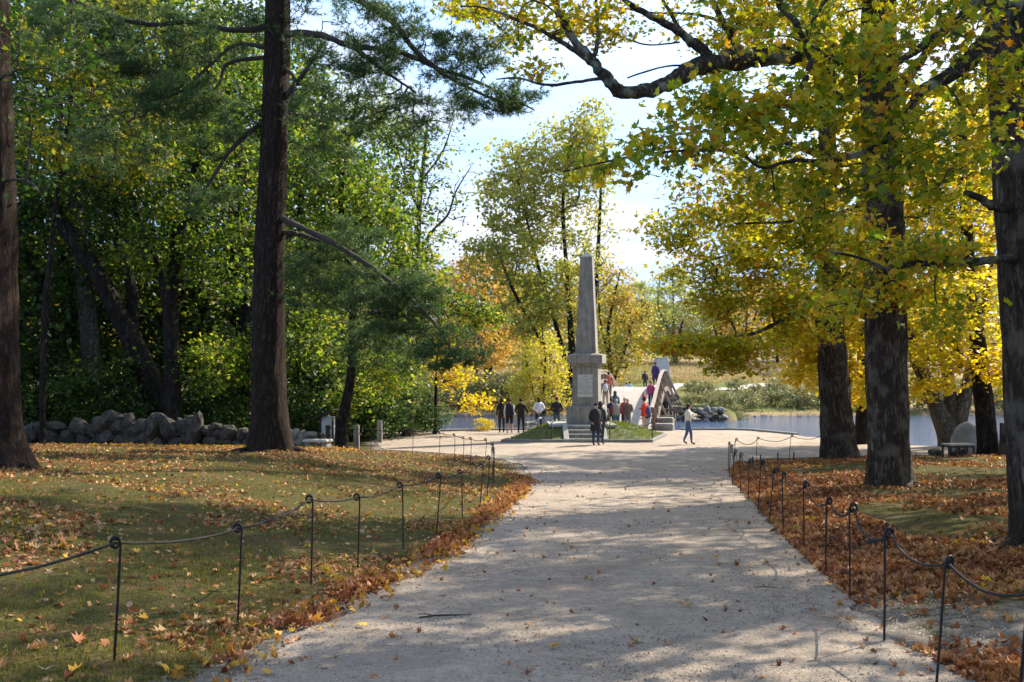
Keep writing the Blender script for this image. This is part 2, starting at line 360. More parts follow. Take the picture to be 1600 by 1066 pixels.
# ------------------------------------------------------------------ tree growth
def colonise(rng, mains, targets, kseg=5, r_tip=.006, sag=.12, wig=.12, upbias=.25):
    """mains: list of point arrays. every target gets a twig to the nearest branch; radii by pipe model"""
    pos = []; par = []
    for P in mains:
        for i, p in enumerate(P): pos.append(p); par.append(len(pos) - 2 if i else -1)
    nm = len(pos); cap = nm + len(targets) * kseg
    A = np.zeros((cap, 3)); A[:nm] = pos; par = par + [0] * (cap - nm); cnt = nm
    base = A[:nm]
    d0 = np.min(np.linalg.norm(targets[:, None, :] - base[None, ::max(1, nm // 60)], axis=2), axis=1)
    paths = []
    for ti in np.argsort(d0):
        t = targets[ti]; D = A[:cnt] - t
        d = np.linalg.norm(D, axis=1) + np.maximum(0, D[:, 2]) * .35
        j = int(np.argmin(d)); p = A[j]; L = np.linalg.norm(t - p)
        off = rng.normal(0, wig * L, 3); off[2] = abs(off[2]) * .6 + upbias * L * .5
        s = np.linspace(0, 1, kseg + 1)[1:, None]
        pts = p + (t - p) * s + off * (4 * s * (1 - s)) * .6 - np.array([0, 0, 1]) * sag * L * s ** 2 * (1 - s)
        pts += rng.normal(0, .02 * L, pts.shape) * (s < 1)
        idx = [j]; 
        for q in pts: A[cnt] = q; par[cnt] = idx[-1]; idx.append(cnt); cnt += 1
        paths.append(idx)
    w_ = np.zeros(cnt); w_[nm:] += 0
    for idx in paths: w_[idx[-1]] += 1
    for i in range(cnt - 1, nm - 1, -1):
        w_[par[i]] += w_[i]
    rad = r_tip * np.sqrt(np.maximum(w_, 1))
    return A[:cnt], paths, rad
def paths_mesh(name, A, paths, rad, mat, n=5, rmax=.3, off=None):
    V = []; Fc = []; b = 0
    for idx in paths:
        P = A[idx]; r = rad[idx].copy(); r[0] = min(r[1] * 1.25, rmax); r = np.minimum(r, rmax)
        nn = n if r[1] > .02 else (4 if r[1] > .012 else 3)
        v, f = tube_np(P, r, nn); V += v; Fc += [tuple(i + b for i in q) for q in f]; b += len(v)
    me = bpy.data.meshes.new(name); me.from_pydata(V, [], Fc); me.materials.append(mat)
    me.polygons.foreach_set('use_smooth', [True] * len(me.polygons)); me.update(); return me
def ellip(rng, n, c, r, shell=.0):
    d = rng.normal(size=(n, 3)); d /= np.linalg.norm(d, axis=1)[:, None]
    u = rng.random(n) ** (1 / 3.); u = shell + (1 - shell) * u
    return np.array(c) + d * u[:, None] * np.array(r)
def leaf_cloud(rng, A, paths, per, sigma, size, tpl, flat=.6, lean=.6, frac=.5, hang=.3, planar=.55):
    Ps = []
    for idx in paths:
        P = A[idx]; k0 = int(len(P) * (1 - frac)); n = per
        seg = rng.integers(max(k0, 0), len(P) - 1, n) if len(P) - 1 > k0 else np.full(n, len(P) - 2)
        t = rng.random(n)[:, None]
        q = P[seg] * (1 - t) + P[seg + 1] * t + rng.normal(0, 1, (n, 3)) * np.array([sigma, sigma, sigma * planar]); Ps.append(q)
    Ps = np.concatenate(Ps); n = len(Ps)
    Nn = rng.normal(0, lean, (n, 3)) + np.array([0, 0, 1.]); Dd = rng.normal(0, 1, (n, 3)) + np.array([0, 0, -hang])
    return leaf_arrays(Ps, Nn, Dd, size * rng.uniform(.5, 1.3, n), tpl, tpl is LOBED)
def trunk_mesh(name, pts, rad, mat, n=28, flare=1.5, ridges=9, rough=.05, seed=0, sub=8, cap_h=.9, roots=5):
    P, r = smooth_poly(pts, rad, sub)
    rs = np.random.default_rng(seed); ph = rs.random(6) * 6.28
    z0 = P[0][2]
    def rf(i, a, P):
        h = (np.linalg.norm(P - P[0], axis=1))[:, None]
        fl = 1 + (flare - 1) * np.exp(-h / (cap_h * .45)) * (1 + .55 * np.sin(roots * a + ph[0]) + .25 * np.sin((roots + 2) * a + ph[1])) 
        k = rough * (np.sin(ridges * a + 1.3 * np.sin(h * 1.1 + ph[2]) + ph[3]) * .5 + .6 * np.sin(2.3 * ridges * a + 2. * np.sin(h * 1.7 + ph[4])) * .7 + .8 * np.sin(2 * a + h * .9 + ph[5]))
        k = k + rough * .5 * np.sin(h * 5 + 3 * np.sin(a * 3 + ph[1])) 
        return fl * (1 + k)
    V, Fc = tube_np(P, r, n, rf)
    me = bpy.data.meshes.new(name); me.from_pydata(V, [], Fc); me.materials.append(mat)
    me.polygons.foreach_set('use_smooth', [True] * len(me.polygons)); me.update(); return me, P

# ------------------------------------------------------------------ ground
def ground_mats():
    m, nt, p = newmat('lawn')
    at_ = N(nt, 'ShaderNodeAttribute', attribute_name='dirt')
    at2 = N(nt, 'ShaderNodeAttribute', attribute_name='far')
    n1 = noise(nt, .9, 6); n2 = noise(nt, 7, 6); n3 = noise(nt, 60, 4)
    n1 = noise(nt, 1.4, 8, rough=.65); g = ramp(nt, mathn(nt, 'ADD', mathn(nt, 'MULTIPLY', n1, .6), mathn(nt, 'MULTIPLY', n2, .4)), [(.4, (.17, .1, .055)), (.46, (.145, .1, .045)), (.51, (.11, .1, .03)), (.55, (.09, .092, .022)), (.59, (.15, .125, .038)), (.66, (.21, .14, .075))])
    g = mixc(nt, ramp(nt, noise(nt, 24, 6, rough=.7), [(.42, (.8, .8, .8)), (.56, (0, 0, 0))]), g, (.05, .045, .018)); g = mixc(nt, mathn(nt, 'MULTIPLY', n3, .5), g, (.03, .034, .012))
    d = ramp(nt, noise(nt, 25, 8), [(.3, (.13, .11, .085)), (.7, (.25, .225, .19))])
    f = mathn(nt, 'ADD', at_.outputs['Fac'], mathn(nt, 'MULTIPLY', mathn(nt, 'SUBTRACT', n2, .5), .9))
    f2 = ramp(nt, f, [(.4, (0, 0, 0)), (.62, (1, 1, 1))])
    c = mixc(nt, f2, g, d)
    hay = ramp(nt, mathn(nt, 'ADD', mathn(nt, 'MULTIPLY', noise(nt, .22, 6), .7), mathn(nt, 'MULTIPLY', noise(nt, 3, 4), .3)), [(.36, (.1, .12, .035)), (.46, (.24, .17, .1)), (.58, (.33, .25, .13)), (.7, (.2, .13, .08))])
    c = mixc(nt, at2.outputs['Fac'], c, hay)
    at3 = N(nt, 'ShaderNodeAttribute', attribute_name='green')
    c = mixc(nt, at3.outputs['Fac'], c, ramp(nt, noise(nt, 1.1, 6), [(.3, (.09, .12, .035)), (.7, (.16, .18, .055))]))
    nt.links.new(c, p.inputs['Base Color']); p.inputs['Roughness'].default_value = 1; p.inputs['Specular IOR Level'].default_value = .1
    bump(nt, p, mathn(nt, 'ADD', noise(nt, 18, 8), mathn(nt, 'MULTIPLY', n3, .4)), .8, .05)
    MATS['lawn'] = m
    m, nt, p = newmat('gravel_path')
    n1 = noise(nt, .55, 6, dist=1.5); n2 = noise(nt, 9, 8, rough=.65); n3 = noise(nt, 130, 4, rough=.8)
    a = mathn(nt, 'ADD', mathn(nt, 'MULTIPLY', n1, .5), mathn(nt, 'MULTIPLY', n2, .5))
    c = ramp(nt, a, [(.38, (.27, .215, .165)), (.48, (.40, .325, .255)), (.55, (.46, .375, .295)), (.64, (.54, .445, .355))])
    c = mixc(nt, ramp(nt, noise(nt, 75, 6, rough=.8), [(.4, (1, 1, 1)), (.52, (0, 0, 0))]), c, (.25, .21, .17))
    v = N(nt, 'ShaderNodeTexVoronoi'); v.inputs['Scale'].default_value = 55
    g = N(nt, 'ShaderNodeNewGeometry'); nt.links.new(g.outputs['Position'], v.inputs['Vector'])
    peb = mathn(nt, 'LESS_THAN', v.outputs['Distance'], .16)
    c = mixc(nt, mathn(nt, 'MULTIPLY', peb, .45), c, mixc(nt, .5, v.outputs['Color'], (.5, .46, .42)))
    c = mixc(nt, ramp(nt, noise(nt, .9, 7, None, .6, 2.0), [(.5, (0, 0, 0)), (.66, (.7, .7, .7))]), c, (.27, .225, .18))
    # fine twigs and needles lying about
    mpn = N(nt, 'ShaderNodeMapping'); mpn.inputs['Scale'].default_value = (1, 3.5, 1); nt.links.new(g.outputs['Position'], mpn.inputs[0])
    c = mixc(nt, ramp(nt, noise(nt, 14, 8, mpn.outputs[0], .75), [(.34, (.85, .85, .85)), (.43, (0, 0, 0))]), c, (.08, .066, .055))
    nt.links.new(c, p.inputs['Base Color']); p.inputs['Roughness'].default_value = .95; p.inputs['Specular IOR Level'].default_value = .15
    h = mathn(nt, 'ADD', mathn(nt, 'ADD', mathn(nt, 'MULTIPLY', n2, 1.2), mathn(nt, 'MULTIPLY', n3, .35)), mathn(nt, 'MULTIPLY', noise(nt, 38, 6), .5))
    bump(nt, p, h, .75, .035)
    MATS['path'] = m
    m, nt, p = newmat('river_water')
    p.inputs['Base Color'].default_value = (.03, .06, .13, 1); p.inputs['Roughness'].default_value = .06; p.inputs['Specular IOR Level'].default_value = .3
    p.inputs['IOR'].default_value = 1.33
    tcn = N(nt, 'ShaderNodeNewGeometry'); mpn = N(nt, 'ShaderNodeMapping'); mpn.inputs['Scale'].default_value = (.5, 1.3, 1)
    nt.links.new(tcn.outputs['Position'], mpn.inputs[0])
    bump(nt, p, mathn(nt, 'ADD', noise(nt, 2.2, 5, mpn.outputs[0]), mathn(nt, 'MULTIPLY', noise(nt, 9, 3, mpn.outputs[0]), .25)), .5, .18)
    MATS['water'] = m
ground_mats()

def build_ground():
    ys = np.concatenate([np.linspace(-14, 3, 25)[:-1], np.geomspace(3, 60, 250)[:-1], np.linspace(60, 125, 90)[:-1], np.geomspace(125, 900, 50)])
    us = np.linspace(-1, 1, 301); us = np.sign(us) * (np.abs(us) ** 1.5)
    Y = np.repeat(ys[:, None], len(us), 1); Wd = 11 + np.abs(ys) * 1.25; X = us[None] * Wd[:, None]
    X = X + 1.0
    Z = gz(X, Y)
    dl = XL(Y) - X; dr = X - XR(Y); inside = np.maximum(dl, dr)   # <0 inside the path
    onp = (Y < BN(X)) & (Y < 52.3)
    Z = Z - np.where(onp, .05 * ss(.02, .25, -inside), 0)
    rngd = np.clip(inside, 0, 9)
    dirt = np.exp(-rngd / .55) * (Y < BN(X) + 1)
    dirt = np.maximum(dirt, .75 * np.exp(-((X - 4.0) / 1.4) ** 2 - ((Y - 7) / 2.6) ** 2))
    bank = np.clip(1 - np.abs(Z - ZW) / .5, 0, 1); dirt = np.maximum(dirt, bank * .9)
    woods = ss(3, 8, dl) * ss(33, 38, Y) * (Y < 80); dirt = np.maximum(dirt, woods * .6)
    far = ((Y > 75)).astype(float)
    e = Y - BF(X)
    green = np.where((Y > 75) & (X > 12) & (X < 36) & (e > 4) & (e < 27), .9, 0) * ss(10, 12, X) + np.where((Y > 75), .75 * ss(19, 23, e) * (1 - ss(30, 36, e)), 0)
    green = np.maximum(green, np.where((Y > 78) & (X > 11.5) & (X < 21), .85 * ss(1.0, 2.0, e), 0)); green = np.clip(green, 0, 1)
    green = np.maximum(green, np.where((Y < 45) & (X > 13.6), .8 * ss(-2.2, -.6, Y - BN(X)), 0))
    nx = len(us); ny = len(ys); i = np.arange(ny - 1)[:, None] * nx + np.arange(nx - 1)[None]
    Fc = np.stack([i, i + 1, i + 1 + nx, i + nx], -1).reshape(-1, 4)
    me = np_mesh('ground', np.stack([X, Y, Z], -1).reshape(-1, 3), Fc, np.full(len(Fc), 4), MATS['lawn'])
    for nm, a in (('dirt', dirt), ('far', far), ('green', green)):
        at_ = me.attributes.new(nm, 'FLOAT', 'POINT'); at_.data.foreach_set('value', a.ravel().astype(np.float32))
    tag(link('ground', me), kind='structure')
    # path
    ys = np.concatenate([np.arange(-14, 3, .4), np.arange(3, 36, .12), np.arange(36, 52.01, .1)]); us = np.linspace(0, 1, 91)
    rng = np.random.default_rng(3)
    jl = np.interp(ys, np.arange(-15, 60, .35), rng.normal(0, .06, 215)[:len(np.arange(-15, 60, .35))]); jr = np.interp(ys, np.arange(-15, 60, .35), rng.normal(0, .07, 215)[:len(np.arange(-15, 60, .35))])
    xl = XL(ys) + jl; xr = XR(ys) + jr
    X = xl[:, None] + (xr - xl)[:, None] * us[None]; Y = np.repeat(ys[:, None], 91, 1)
    # keep to the near side of the bank: pull rows back where they would run into the river
    lim = BN(X) - .25; Yc = np.minimum(Y, lim)
    Z = gz(X, Yc) + .012
    keep = ((Y[:-1, :-1] <= lim[:-1, :-1] + .35) & (Y[:-1, 1:] <= lim[:-1, 1:] + .35))
    i = np.arange(len(ys) - 1)[:, None] * 91 + np.arange(90)[None]
    Fc = np.stack([i, i + 1, i + 1 + 91, i + 91], -1)[keep].reshape(-1, 4)
    me = np_mesh('path', np.stack([X, Yc, Z], -1).reshape(-1, 3), Fc, np.full(len(Fc), 4), MATS['path'])
    tag(link('path', me), kind='structure')
    # far path beyond the bridge, sweeping right
    cl = [(10.6, 78.8, .0), (11.6, 84, 0), (13.5, 92, 0), (16, 101, 0), (20, 107, 0), (28, 111, 0), (42, 115, 0), (70, 122, 0)]
    P, _ = smooth_poly(cl, [1] * len(cl), 8); V = []; Fc = []
    T = np.gradient(P, axis=0); T /= np.linalg.norm(T, axis=1)[:, None]; W = np.stack([-T[:, 1], T[:, 0]], -1)
    for k in range(len(P)):
        for s in np.linspace(-1.2, 1.2, 7):
            x, y = P[k, 0] + W[k, 0] * s, P[k, 1] + W[k, 1] * s; V.append((x, y, float(gz(x, y)) + .06))
    Fc = [(a * 7 + b, a * 7 + b + 1, a * 7 + b + 8, a * 7 + b + 7) for a in range(len(P) - 1) for b in range(6)]
    me = np_mesh('far_path', V, Fc, np.full(len(Fc), 4), simple('far_path', (.6, .54, .46), .9, .1, 1.5)); tag(link('far_path', me), kind='structure')
    # water
    me = np_mesh('river_water', [(-450, 15, ZW), (450, 15, ZW), (450, 100, ZW), (-450, 100, ZW)], [0, 1, 2, 3], [4], MATS['water'], smooth=False)
    tag(link('river_water', me), kind='structure')
build_ground()

# ------------------------------------------------------------------ hills far away
def build_hills():
    m = leafmat('far_hill_woods', [(0, (.06, .08, .035)), (.4, (.14, .14, .05)), (.7, (.24, .16, .06)), (1, (.3, .14, .06))], .2, .1, nscale=.06)
    rng = np.random.default_rng(5); Ps = []
    n = 9000
    x = rng.uniform(-330, 330, n); y = rng.uniform(265, 330, n)
    hgt = 8 + 5 * np.sin(x * .031) + 4 * np.sin(x * .083 + 1) + rng.uniform(0, 5, n)
    z = gz(x, y) + rng.random(n) ** .7 * hgt
    P = np.stack([x, y, z], -1)
    k = 9; Q = np.repeat(P, k, 0) + rng.normal(0, 1.1, (n * k, 3))
    A, Fc = leaf_arrays(Q, rng.normal(0, 1, (n * k, 3)) + [0, -.6, .6], rng.normal(0, 1, (n * k, 3)), rng.uniform(.7, 1.5, n * k), QUAD)
    tag(link('far_woods', np_mesh('far_woods', A, Fc, np.full(len(Fc), 3), m, smooth=False)), 'hazy mixed autumn woods along the skyline beyond the hay field', 'woods', kind='stuff')
build_hills()

# ------------------------------------------------------------------ monument
def text_mesh(s, size, m, parent, M, name='lettering'):
    c = bpy.data.curves.new('t', 'FONT'); c.body = s; c.size = size; c.align_x = 'CENTER'; c.align_y = 'TOP'; c.extrude = .004; c.space_line = 1.0; c.resolution_u = 1
    o = bpy.data.objects.new('t', c); dg = bpy.context.evaluated_depsgraph_get()
    COL.objects.link(o); dg.update(); me = bpy.data.meshes.new_from_object(o.evaluated_get(dg)); bpy.data.objects.remove(o)
    me.materials.clear(); me.materials.append(m); me.transform(M); me.name = name
    return link(name, me, parent)
def monument():
    root = empty('obelisk_monument', (3.37, 44.8, ZP + .69), R(-12), 'tall grey granite obelisk on a stepped pedestal with an inscribed tablet', 'monument')
    z0 = ZP + .69
    def fr(name, za, zb, w0, w1, m=granite, bev=.015):
        b = MB(); b.frust(0, 0, za - z0, zb - z0, w0, w0, w1, w1); return b.build(name, m, root, bevel=bev)
    fr('base_block', z0, .38, 1.62, 1.62); fr('base_slope', .38, .43, 1.60, 1.28)
    fr('die', .43, 2.14, 1.18, 1.13); fr('moulding', 2.14, 2.20, 1.17, 1.24); fr('moulding', 2.20, 2.30, 1.26, 1.50)
    fr('cornice', 2.30, 2.66, 1.56, 1.56); fr('cornice_slope', 2.66, 2.75, 1.54, 1.06)
    fr('shaft', 2.75, 7.08, .93, .53, bev=.01); fr('cap', 7.08, 7.32, .53, .02, granite_l, 0)
    b = MB(); b.box(-.34, .34, -.592, -.565, .82 - z0 - .02, 1.78 - z0 + .02); t = b.build('tablet', tabletm, root, bevel=.006)
    s = "HERE\nOn the 19 of April\n1775\nwas made the first\nforcible resistance to\nBRITISH AGGRESSION\nOn the opposite bank\nstood the\nAMERICAN MILITIA"
    tag(text_mesh(s, .093, letterm, t, Matrix.Translation((0, -.594, 1.76 - z0)) @ Matrix.Rotation(R(90), 4, 'X'), 'inscription'), kind='stuff')
monument()
MOUND = [(-.4, 41.95), (5.85, 41.95), (7.25, 47), (6.2, 50.2), (1.6, 50.2), (.5, 47)]
def mound():
    c = Vector((3.3, 46.0)); V = []; Fc = []; n = 0; per = []
    for i, p in enumerate(MOUND):
        q = MOUND[(i + 1) % len(MOUND)]
        for k in range(10): per.append((p[0] + (q[0] - p[0]) * k / 10, p[1] + (q[1] - p[1]) * k / 10))
    rings = 16; m = len(per)
    for r in range(rings):
        t = r / (rings - 1) * .93
        for (x, y) in per:
            X = x + (c.x - x) * t; Y = y + (c.y - y) * t
            h = .56 * float(ss(-.05, .55, t)) + .05 + (.02 * wob(X, Y, 2) if r else 0)
            V.append((X, Y, ZP + h))
    for r in range(rings - 1):
        for i in range(m): j = (i + 1) % m; Fc.append((r * m + i, r * m + j, (r + 1) * m + j, (r + 1) * m + i))
    me = bpy.data.meshes.new('grass_mound'); me.from_pydata(V, [], Fc); me.polygons.foreach_set('use_smooth', [True] * len(Fc))
    me.materials.append(simple('mound_grass', (.08, .095, .025), 1, .45, 3.5, bmp=.8, bscale=26)); me.update()
    o = tag(link('grass_mound', me), kind='structure')
    # grass blades on the mound
    rng = np.random.default_rng(8); A = np.array(V).reshape(rings, m, 3); Ps = []
    n = 9000; ri = rng.integers(0, rings - 7, n); mi = rng.integers(0, m, n); a = rng.random((n, 1)); b = rng.random((n, 1))
    P = (A[ri, mi] * (1 - a) + A[ri, (mi + 1) % m] * a) * (1 - b) + (A[ri + 1, mi] * (1 - a) + A[ri + 1, (mi + 1) % m] * a) * b
    keep = ~((np.abs(P[:, 0] - 3.15) < 1.0) & (P[:, 1] < 44)); P = P[keep]; n = len(P)
    Aa, Ff = leaf_arrays(P, rng.normal(0, 1, (n, 3)) * [1, 1, .1], rng.normal(0, .35, (n, 3)) + [0, 0, 1], rng.uniform(.05, .13, n), (np.array([(-.14, 0, 0), (.14, 0, 0), (0, 1, 0)]), [(0, 1, 2)]))
    tag(link('mound_grass', np_mesh('mound_grass', Aa, Ff, np.full(len(Ff), 3), leafmat('mound_blades', [(0, (.07, .1, .018)), (.5, (.13, .17, .03)), (1, (.24, .23, .06))], .3, .2), smooth=False)), 'green grass growing on the low mound round the obelisk', 'grass', kind='stuff')
    k = empty('kerb_edging', (3.2, 46, ZP), 0, 'low dark stone kerb edging the grass mound of the obelisk', 'kerb')
    for i, p in enumerate(MOUND):
        q = MOUND[(i + 1) % len(MOUND)]; L = math.dist(p, q); nb = max(1, round(L / 1.5))
        for s in range(nb):
            a = Vector((*p, 0)).lerp(Vector((*q, 0)), s / nb) - Vector((3.2, 46, 0)); b_ = Vector((*p, 0)).lerp(Vector((*q, 0)), (s + 1) / nb) - Vector((3.2, 46, 0))
            d = (b_ - a).normalized() * .012; mb = MB(); mb.bar(a + d + Vector((0, 0, .05)), b_ - d + Vector((0, 0, .05)), .16, .17); mb.build('kerb_block', kerbm, k, bevel=.012)
mound()
def steps():
    k = empty('monument_steps', (3.13, 42.2, ZP), 0, 'short flight of granite steps leading up to the obelisk platform', 'steps')
    for i in range(4):
        b = MB(); b.box(-.68, .68, .1 + i * .3, 1.32, i * .165 + (.002 if i else 0), (i + 1) * .165 - .045); b.build('riser', granite, k)
        b = MB(); b.box(-.70, .70, .07 + i * .3, .1 + i * .3 + .34, (i + 1) * .165 - .045, (i + 1) * .165); b.build('tread', granite_l, k, bevel=.008)
    for s in (-1, 1):
        b = MB(); x0, x1 = (s * .705, s * .93) if s > 0 else (s * .93, s * .705)
        vs = [(x, y, z) for x in (x0, x1) for y, z in ((0, .0), (0, .14), (1.22, .74), (1.36, .74), (1.36, 0))]
        b.add(vs, [(0, 1, 2, 3, 4), (9, 8, 7, 6, 5), (0, 5, 6, 1), (1, 6, 7, 2), (2, 7, 8, 3), (3, 8, 9, 4), (4, 9, 5, 0)]); b.build('side_slab', granite_l, k, bevel=.01)
    b = MB(); b.box(-1.5, 1.45, 1.37, 4.6, .57, .685); b.build('platform', granite_l, k, bevel=.012)
steps()
def stanchion(px, Y, lab):
    p = at(px, 0, Y); z = ZP + .08
    k = empty('iron_stanchion', (p.x, Y, z), 0, lab, 'post', 'iron stanchions beside the monument steps')
    b = MB(); b.tube([(0, 0, -.1), (0, 0, .72)], .022, 8); b.build('post', iron, k, True)
    b = MB(); b.tube([(.05 * math.cos(a), 0, .77 + .05 * math.sin(a)) for a in np.linspace(0, 6.28, 11)], .014, 5); b.build('ring', iron, k, True)
    return Vector((p.x, Y, z + .77))
s1 = stanchion(862, 42.3, 'black iron stanchion on the mound, on the side of the steps nearer the white-shirted visitor')
s2 = stanchion(953, 42.3, 'black iron stanchion on the mound just behind the visitor in a long black coat')
s3 = stanchion(1019, 42.5, 'thin black iron stanchion at the kerb corner of the mound nearest the redcoat guide')
def chain(a, b, lab, sag=.14, nm='chain'):
    m = MB(); m.tube([a.lerp(b, t) - Vector((0, 0, sag * 4 * t * (1 - t))) for t in np.linspace(0, 1, 9)], .012, 4)
    tag(m.build(nm, iron, None, True), lab, 'chain')
chain(s2, s3, 'thin black chain sagging along the mound from the step stanchion to the kerb corner', .3)

# ------------------------------------------------------------------ bridge
def deck_z(px, Y): return ZP + .1 + 2.06 * math.sin(PI * min(max((Y - 52) / 28, 0), 1)) ** 1.25
def bridge():
    L = 28.5; dvec = Vector((.2, 1, 0)).normalized(); side = Vector((dvec.y, -dvec.x, 0)); c0 = Vector((5.28, 52, 0))
    root = empty('wooden_bridge', (5.28, 52, ZP), 0, 'arched wooden footbridge with weathered rails crossing the river behind the obelisk', 'bridge')
    def P(s, o, h):
        t = s / L; z = ZP + .04 + 2.06 * math.sin(PI * min(max(t, 0), 1)) ** 1.25
        v = c0 + dvec * s + side * o; return Vector((v.x, v.y, z + h)) - Vector((5.28, 52, ZP))
    pl = MB(); n = 130
    for i in range(n):
        a, b = L * i / n + .015, L * (i + 1) / n - .0
        pl.bar(P((a + b) / 2, -2.02, 0), P((a + b) / 2, 2.02, 0), L / n - .02, .07, (P(b, 0, 0) - P(a, 0, 0)).cross(side))
    tag(pl.build('deck_planks', deckm, root), kind='stuff')
    ss_ = np.linspace(0, L, 41)
    for o in (-1.2, 0, 1.2, -1.85, 1.85):
        g = MB(); [g.bar(P(ss_[i], o, -.28), P(ss_[i + 1], o, -.28), .22, .4) for i in range(40)]; g.build('girder', wood_g, root)
    for sd in (-1, 1):
        r = MB(); [r.bar(P(ss_[i], sd * 2.0, 1.14), P(ss_[i + 1], sd * 2.0, 1.14), .19, .07) for i in range(40)]; r.build('top_rail', wood_l, root)
        r = MB(); [r.bar(P(ss_[i], sd * 2.0, .98), P(ss_[i + 1], sd * 2.0, .98), .09, .2) for i in range(40)]; r.build('upper_rail', wood_g, root)
        r = MB(); [r.bar(P(ss_[i], sd * 2.0, .42), P(ss_[i + 1], sd * 2.0, .42), .08, .24) for i in range(40)]; r.build('lower_rail', wood_g, root)
        r = MB(); [r.bar(P(ss_[i], sd * 2.13, -.06), P(ss_[i + 1], sd * 2.13, -.06), .12, .3) for i in range(40)]; r.build('edge_beam', wood_g, root)
        for k in range(17):
            s = .15 + k * (L - .3) / 16
            b = MB(); b.bar(P(s, sd * 2.09, -.4), P(s, sd * 2.09, 1.1), .16, .15, dvec); b.build('rail_post', wood_g, root)
            if 0 < k < 16 and k % 2 == 0:
                b = MB(); b.bar(P(s, sd * 2.15, .95), P(s, sd * 2.8, -.5), .1, .1, dvec); b.build('brace', wood_l, root)
                b = MB(); b.bar(P(s, sd * 1.0, -.55), P(s, sd * 2.95, -.55), .15, .15, dvec); b.build('outrigger', wood_g, root)
    for s in (5.5, 11.3, 17.2, 23):
        for o in (-2.2, -.8, .8, 2.2):
            b = MB(); q = P(s, o, -.6); b.tube([(q.x + o * .12, q.y, -2.4), q], .19, 8); b.build('pile', dark_w, root, True)
        b = MB(); b.bar(P(s, -2.9, -.62), P(s, 2.9, -.62), .3, .3, dvec); b.build('cap_beam', wood_g, root)
        for a, c in ((-2.4, 2.2), (2.4, -2.2)):
            b = MB(); q = P(s, a, -.7); q2 = P(s, c, 0); b.bar(q + dvec * .2 * (1 if a > 0 else -1), Vector((q2.x, q2.y, -.7)) + dvec * .2 * (1 if a > 0 else -1), .12, .22, dvec); b.build('cross_brace', wood_g, root)
bridge()

# ------------------------------------------------------------------ stones
def stone_mesh(seed, sub=2, cuts=7, squash=(1, 1, 1), jag=.12, mat=None, nm='stone'):
    rng = random.Random(seed); bm = bmesh.new(); bmesh.ops.create_icosphere(bm, subdivisions=sub, radius=1)
    pl = [(Vector((rng.gauss(0, 1), rng.gauss(0, 1), rng.gauss(0, 1))).normalized(), rng.uniform(.58, .85)) for _ in range(cuts)]
    off = Vector((seed * 3.1, seed * 1.7, 0))
    for v in bm.verts:
        p = v.co.copy()
        for n_, d in pl:
            e = p.dot(n_) - d
            if e > 0: p -= n_ * e * .95
        p *= 1 + jag * mnoise.noise(p * 1.7 + off) + jag * .5 * mnoise.noise(p * 5 + off)
        v.co = Vector((p.x * squash[0], p.y * squash[1], p.z * squash[2]))
    me = bpy.data.meshes.new(nm); bm.to_mesh(me); bm.free(); me.materials.append(mat or fieldst)
    me.polygons.foreach_set('use_smooth', [sub > 2] * len(me.polygons)); me.update(); return me
ST = [stone_mesh(i + 1, 2, 12, (1, 1, 1), .22) for i in range(9)]; STP = [stone_mesh(i + 31, 2, 11, (1, 1, 1), .2, fieldst2) for i in range(6)]
def wall_stone(root, px, ytop, ybot, wpx, Y, meshes, rng, org):
    c = at(px, (ytop + ybot) / 2, Y); o = bpy.data.objects.new('stone', rng.choice(meshes)); COL.objects.link(o); o.parent = root
    o.location = c - org; o.scale = (wpx / 2 / F * Y * 1.22, rng.uniform(.26, .4), (ybot - ytop) / 2 / F * Y * 1.22)
    o.rotation_euler = (rng.uniform(-.2, .2), rng.uniform(-.25, .25), rng.choice([0, PI]) + rng.uniform(-.3, .3))
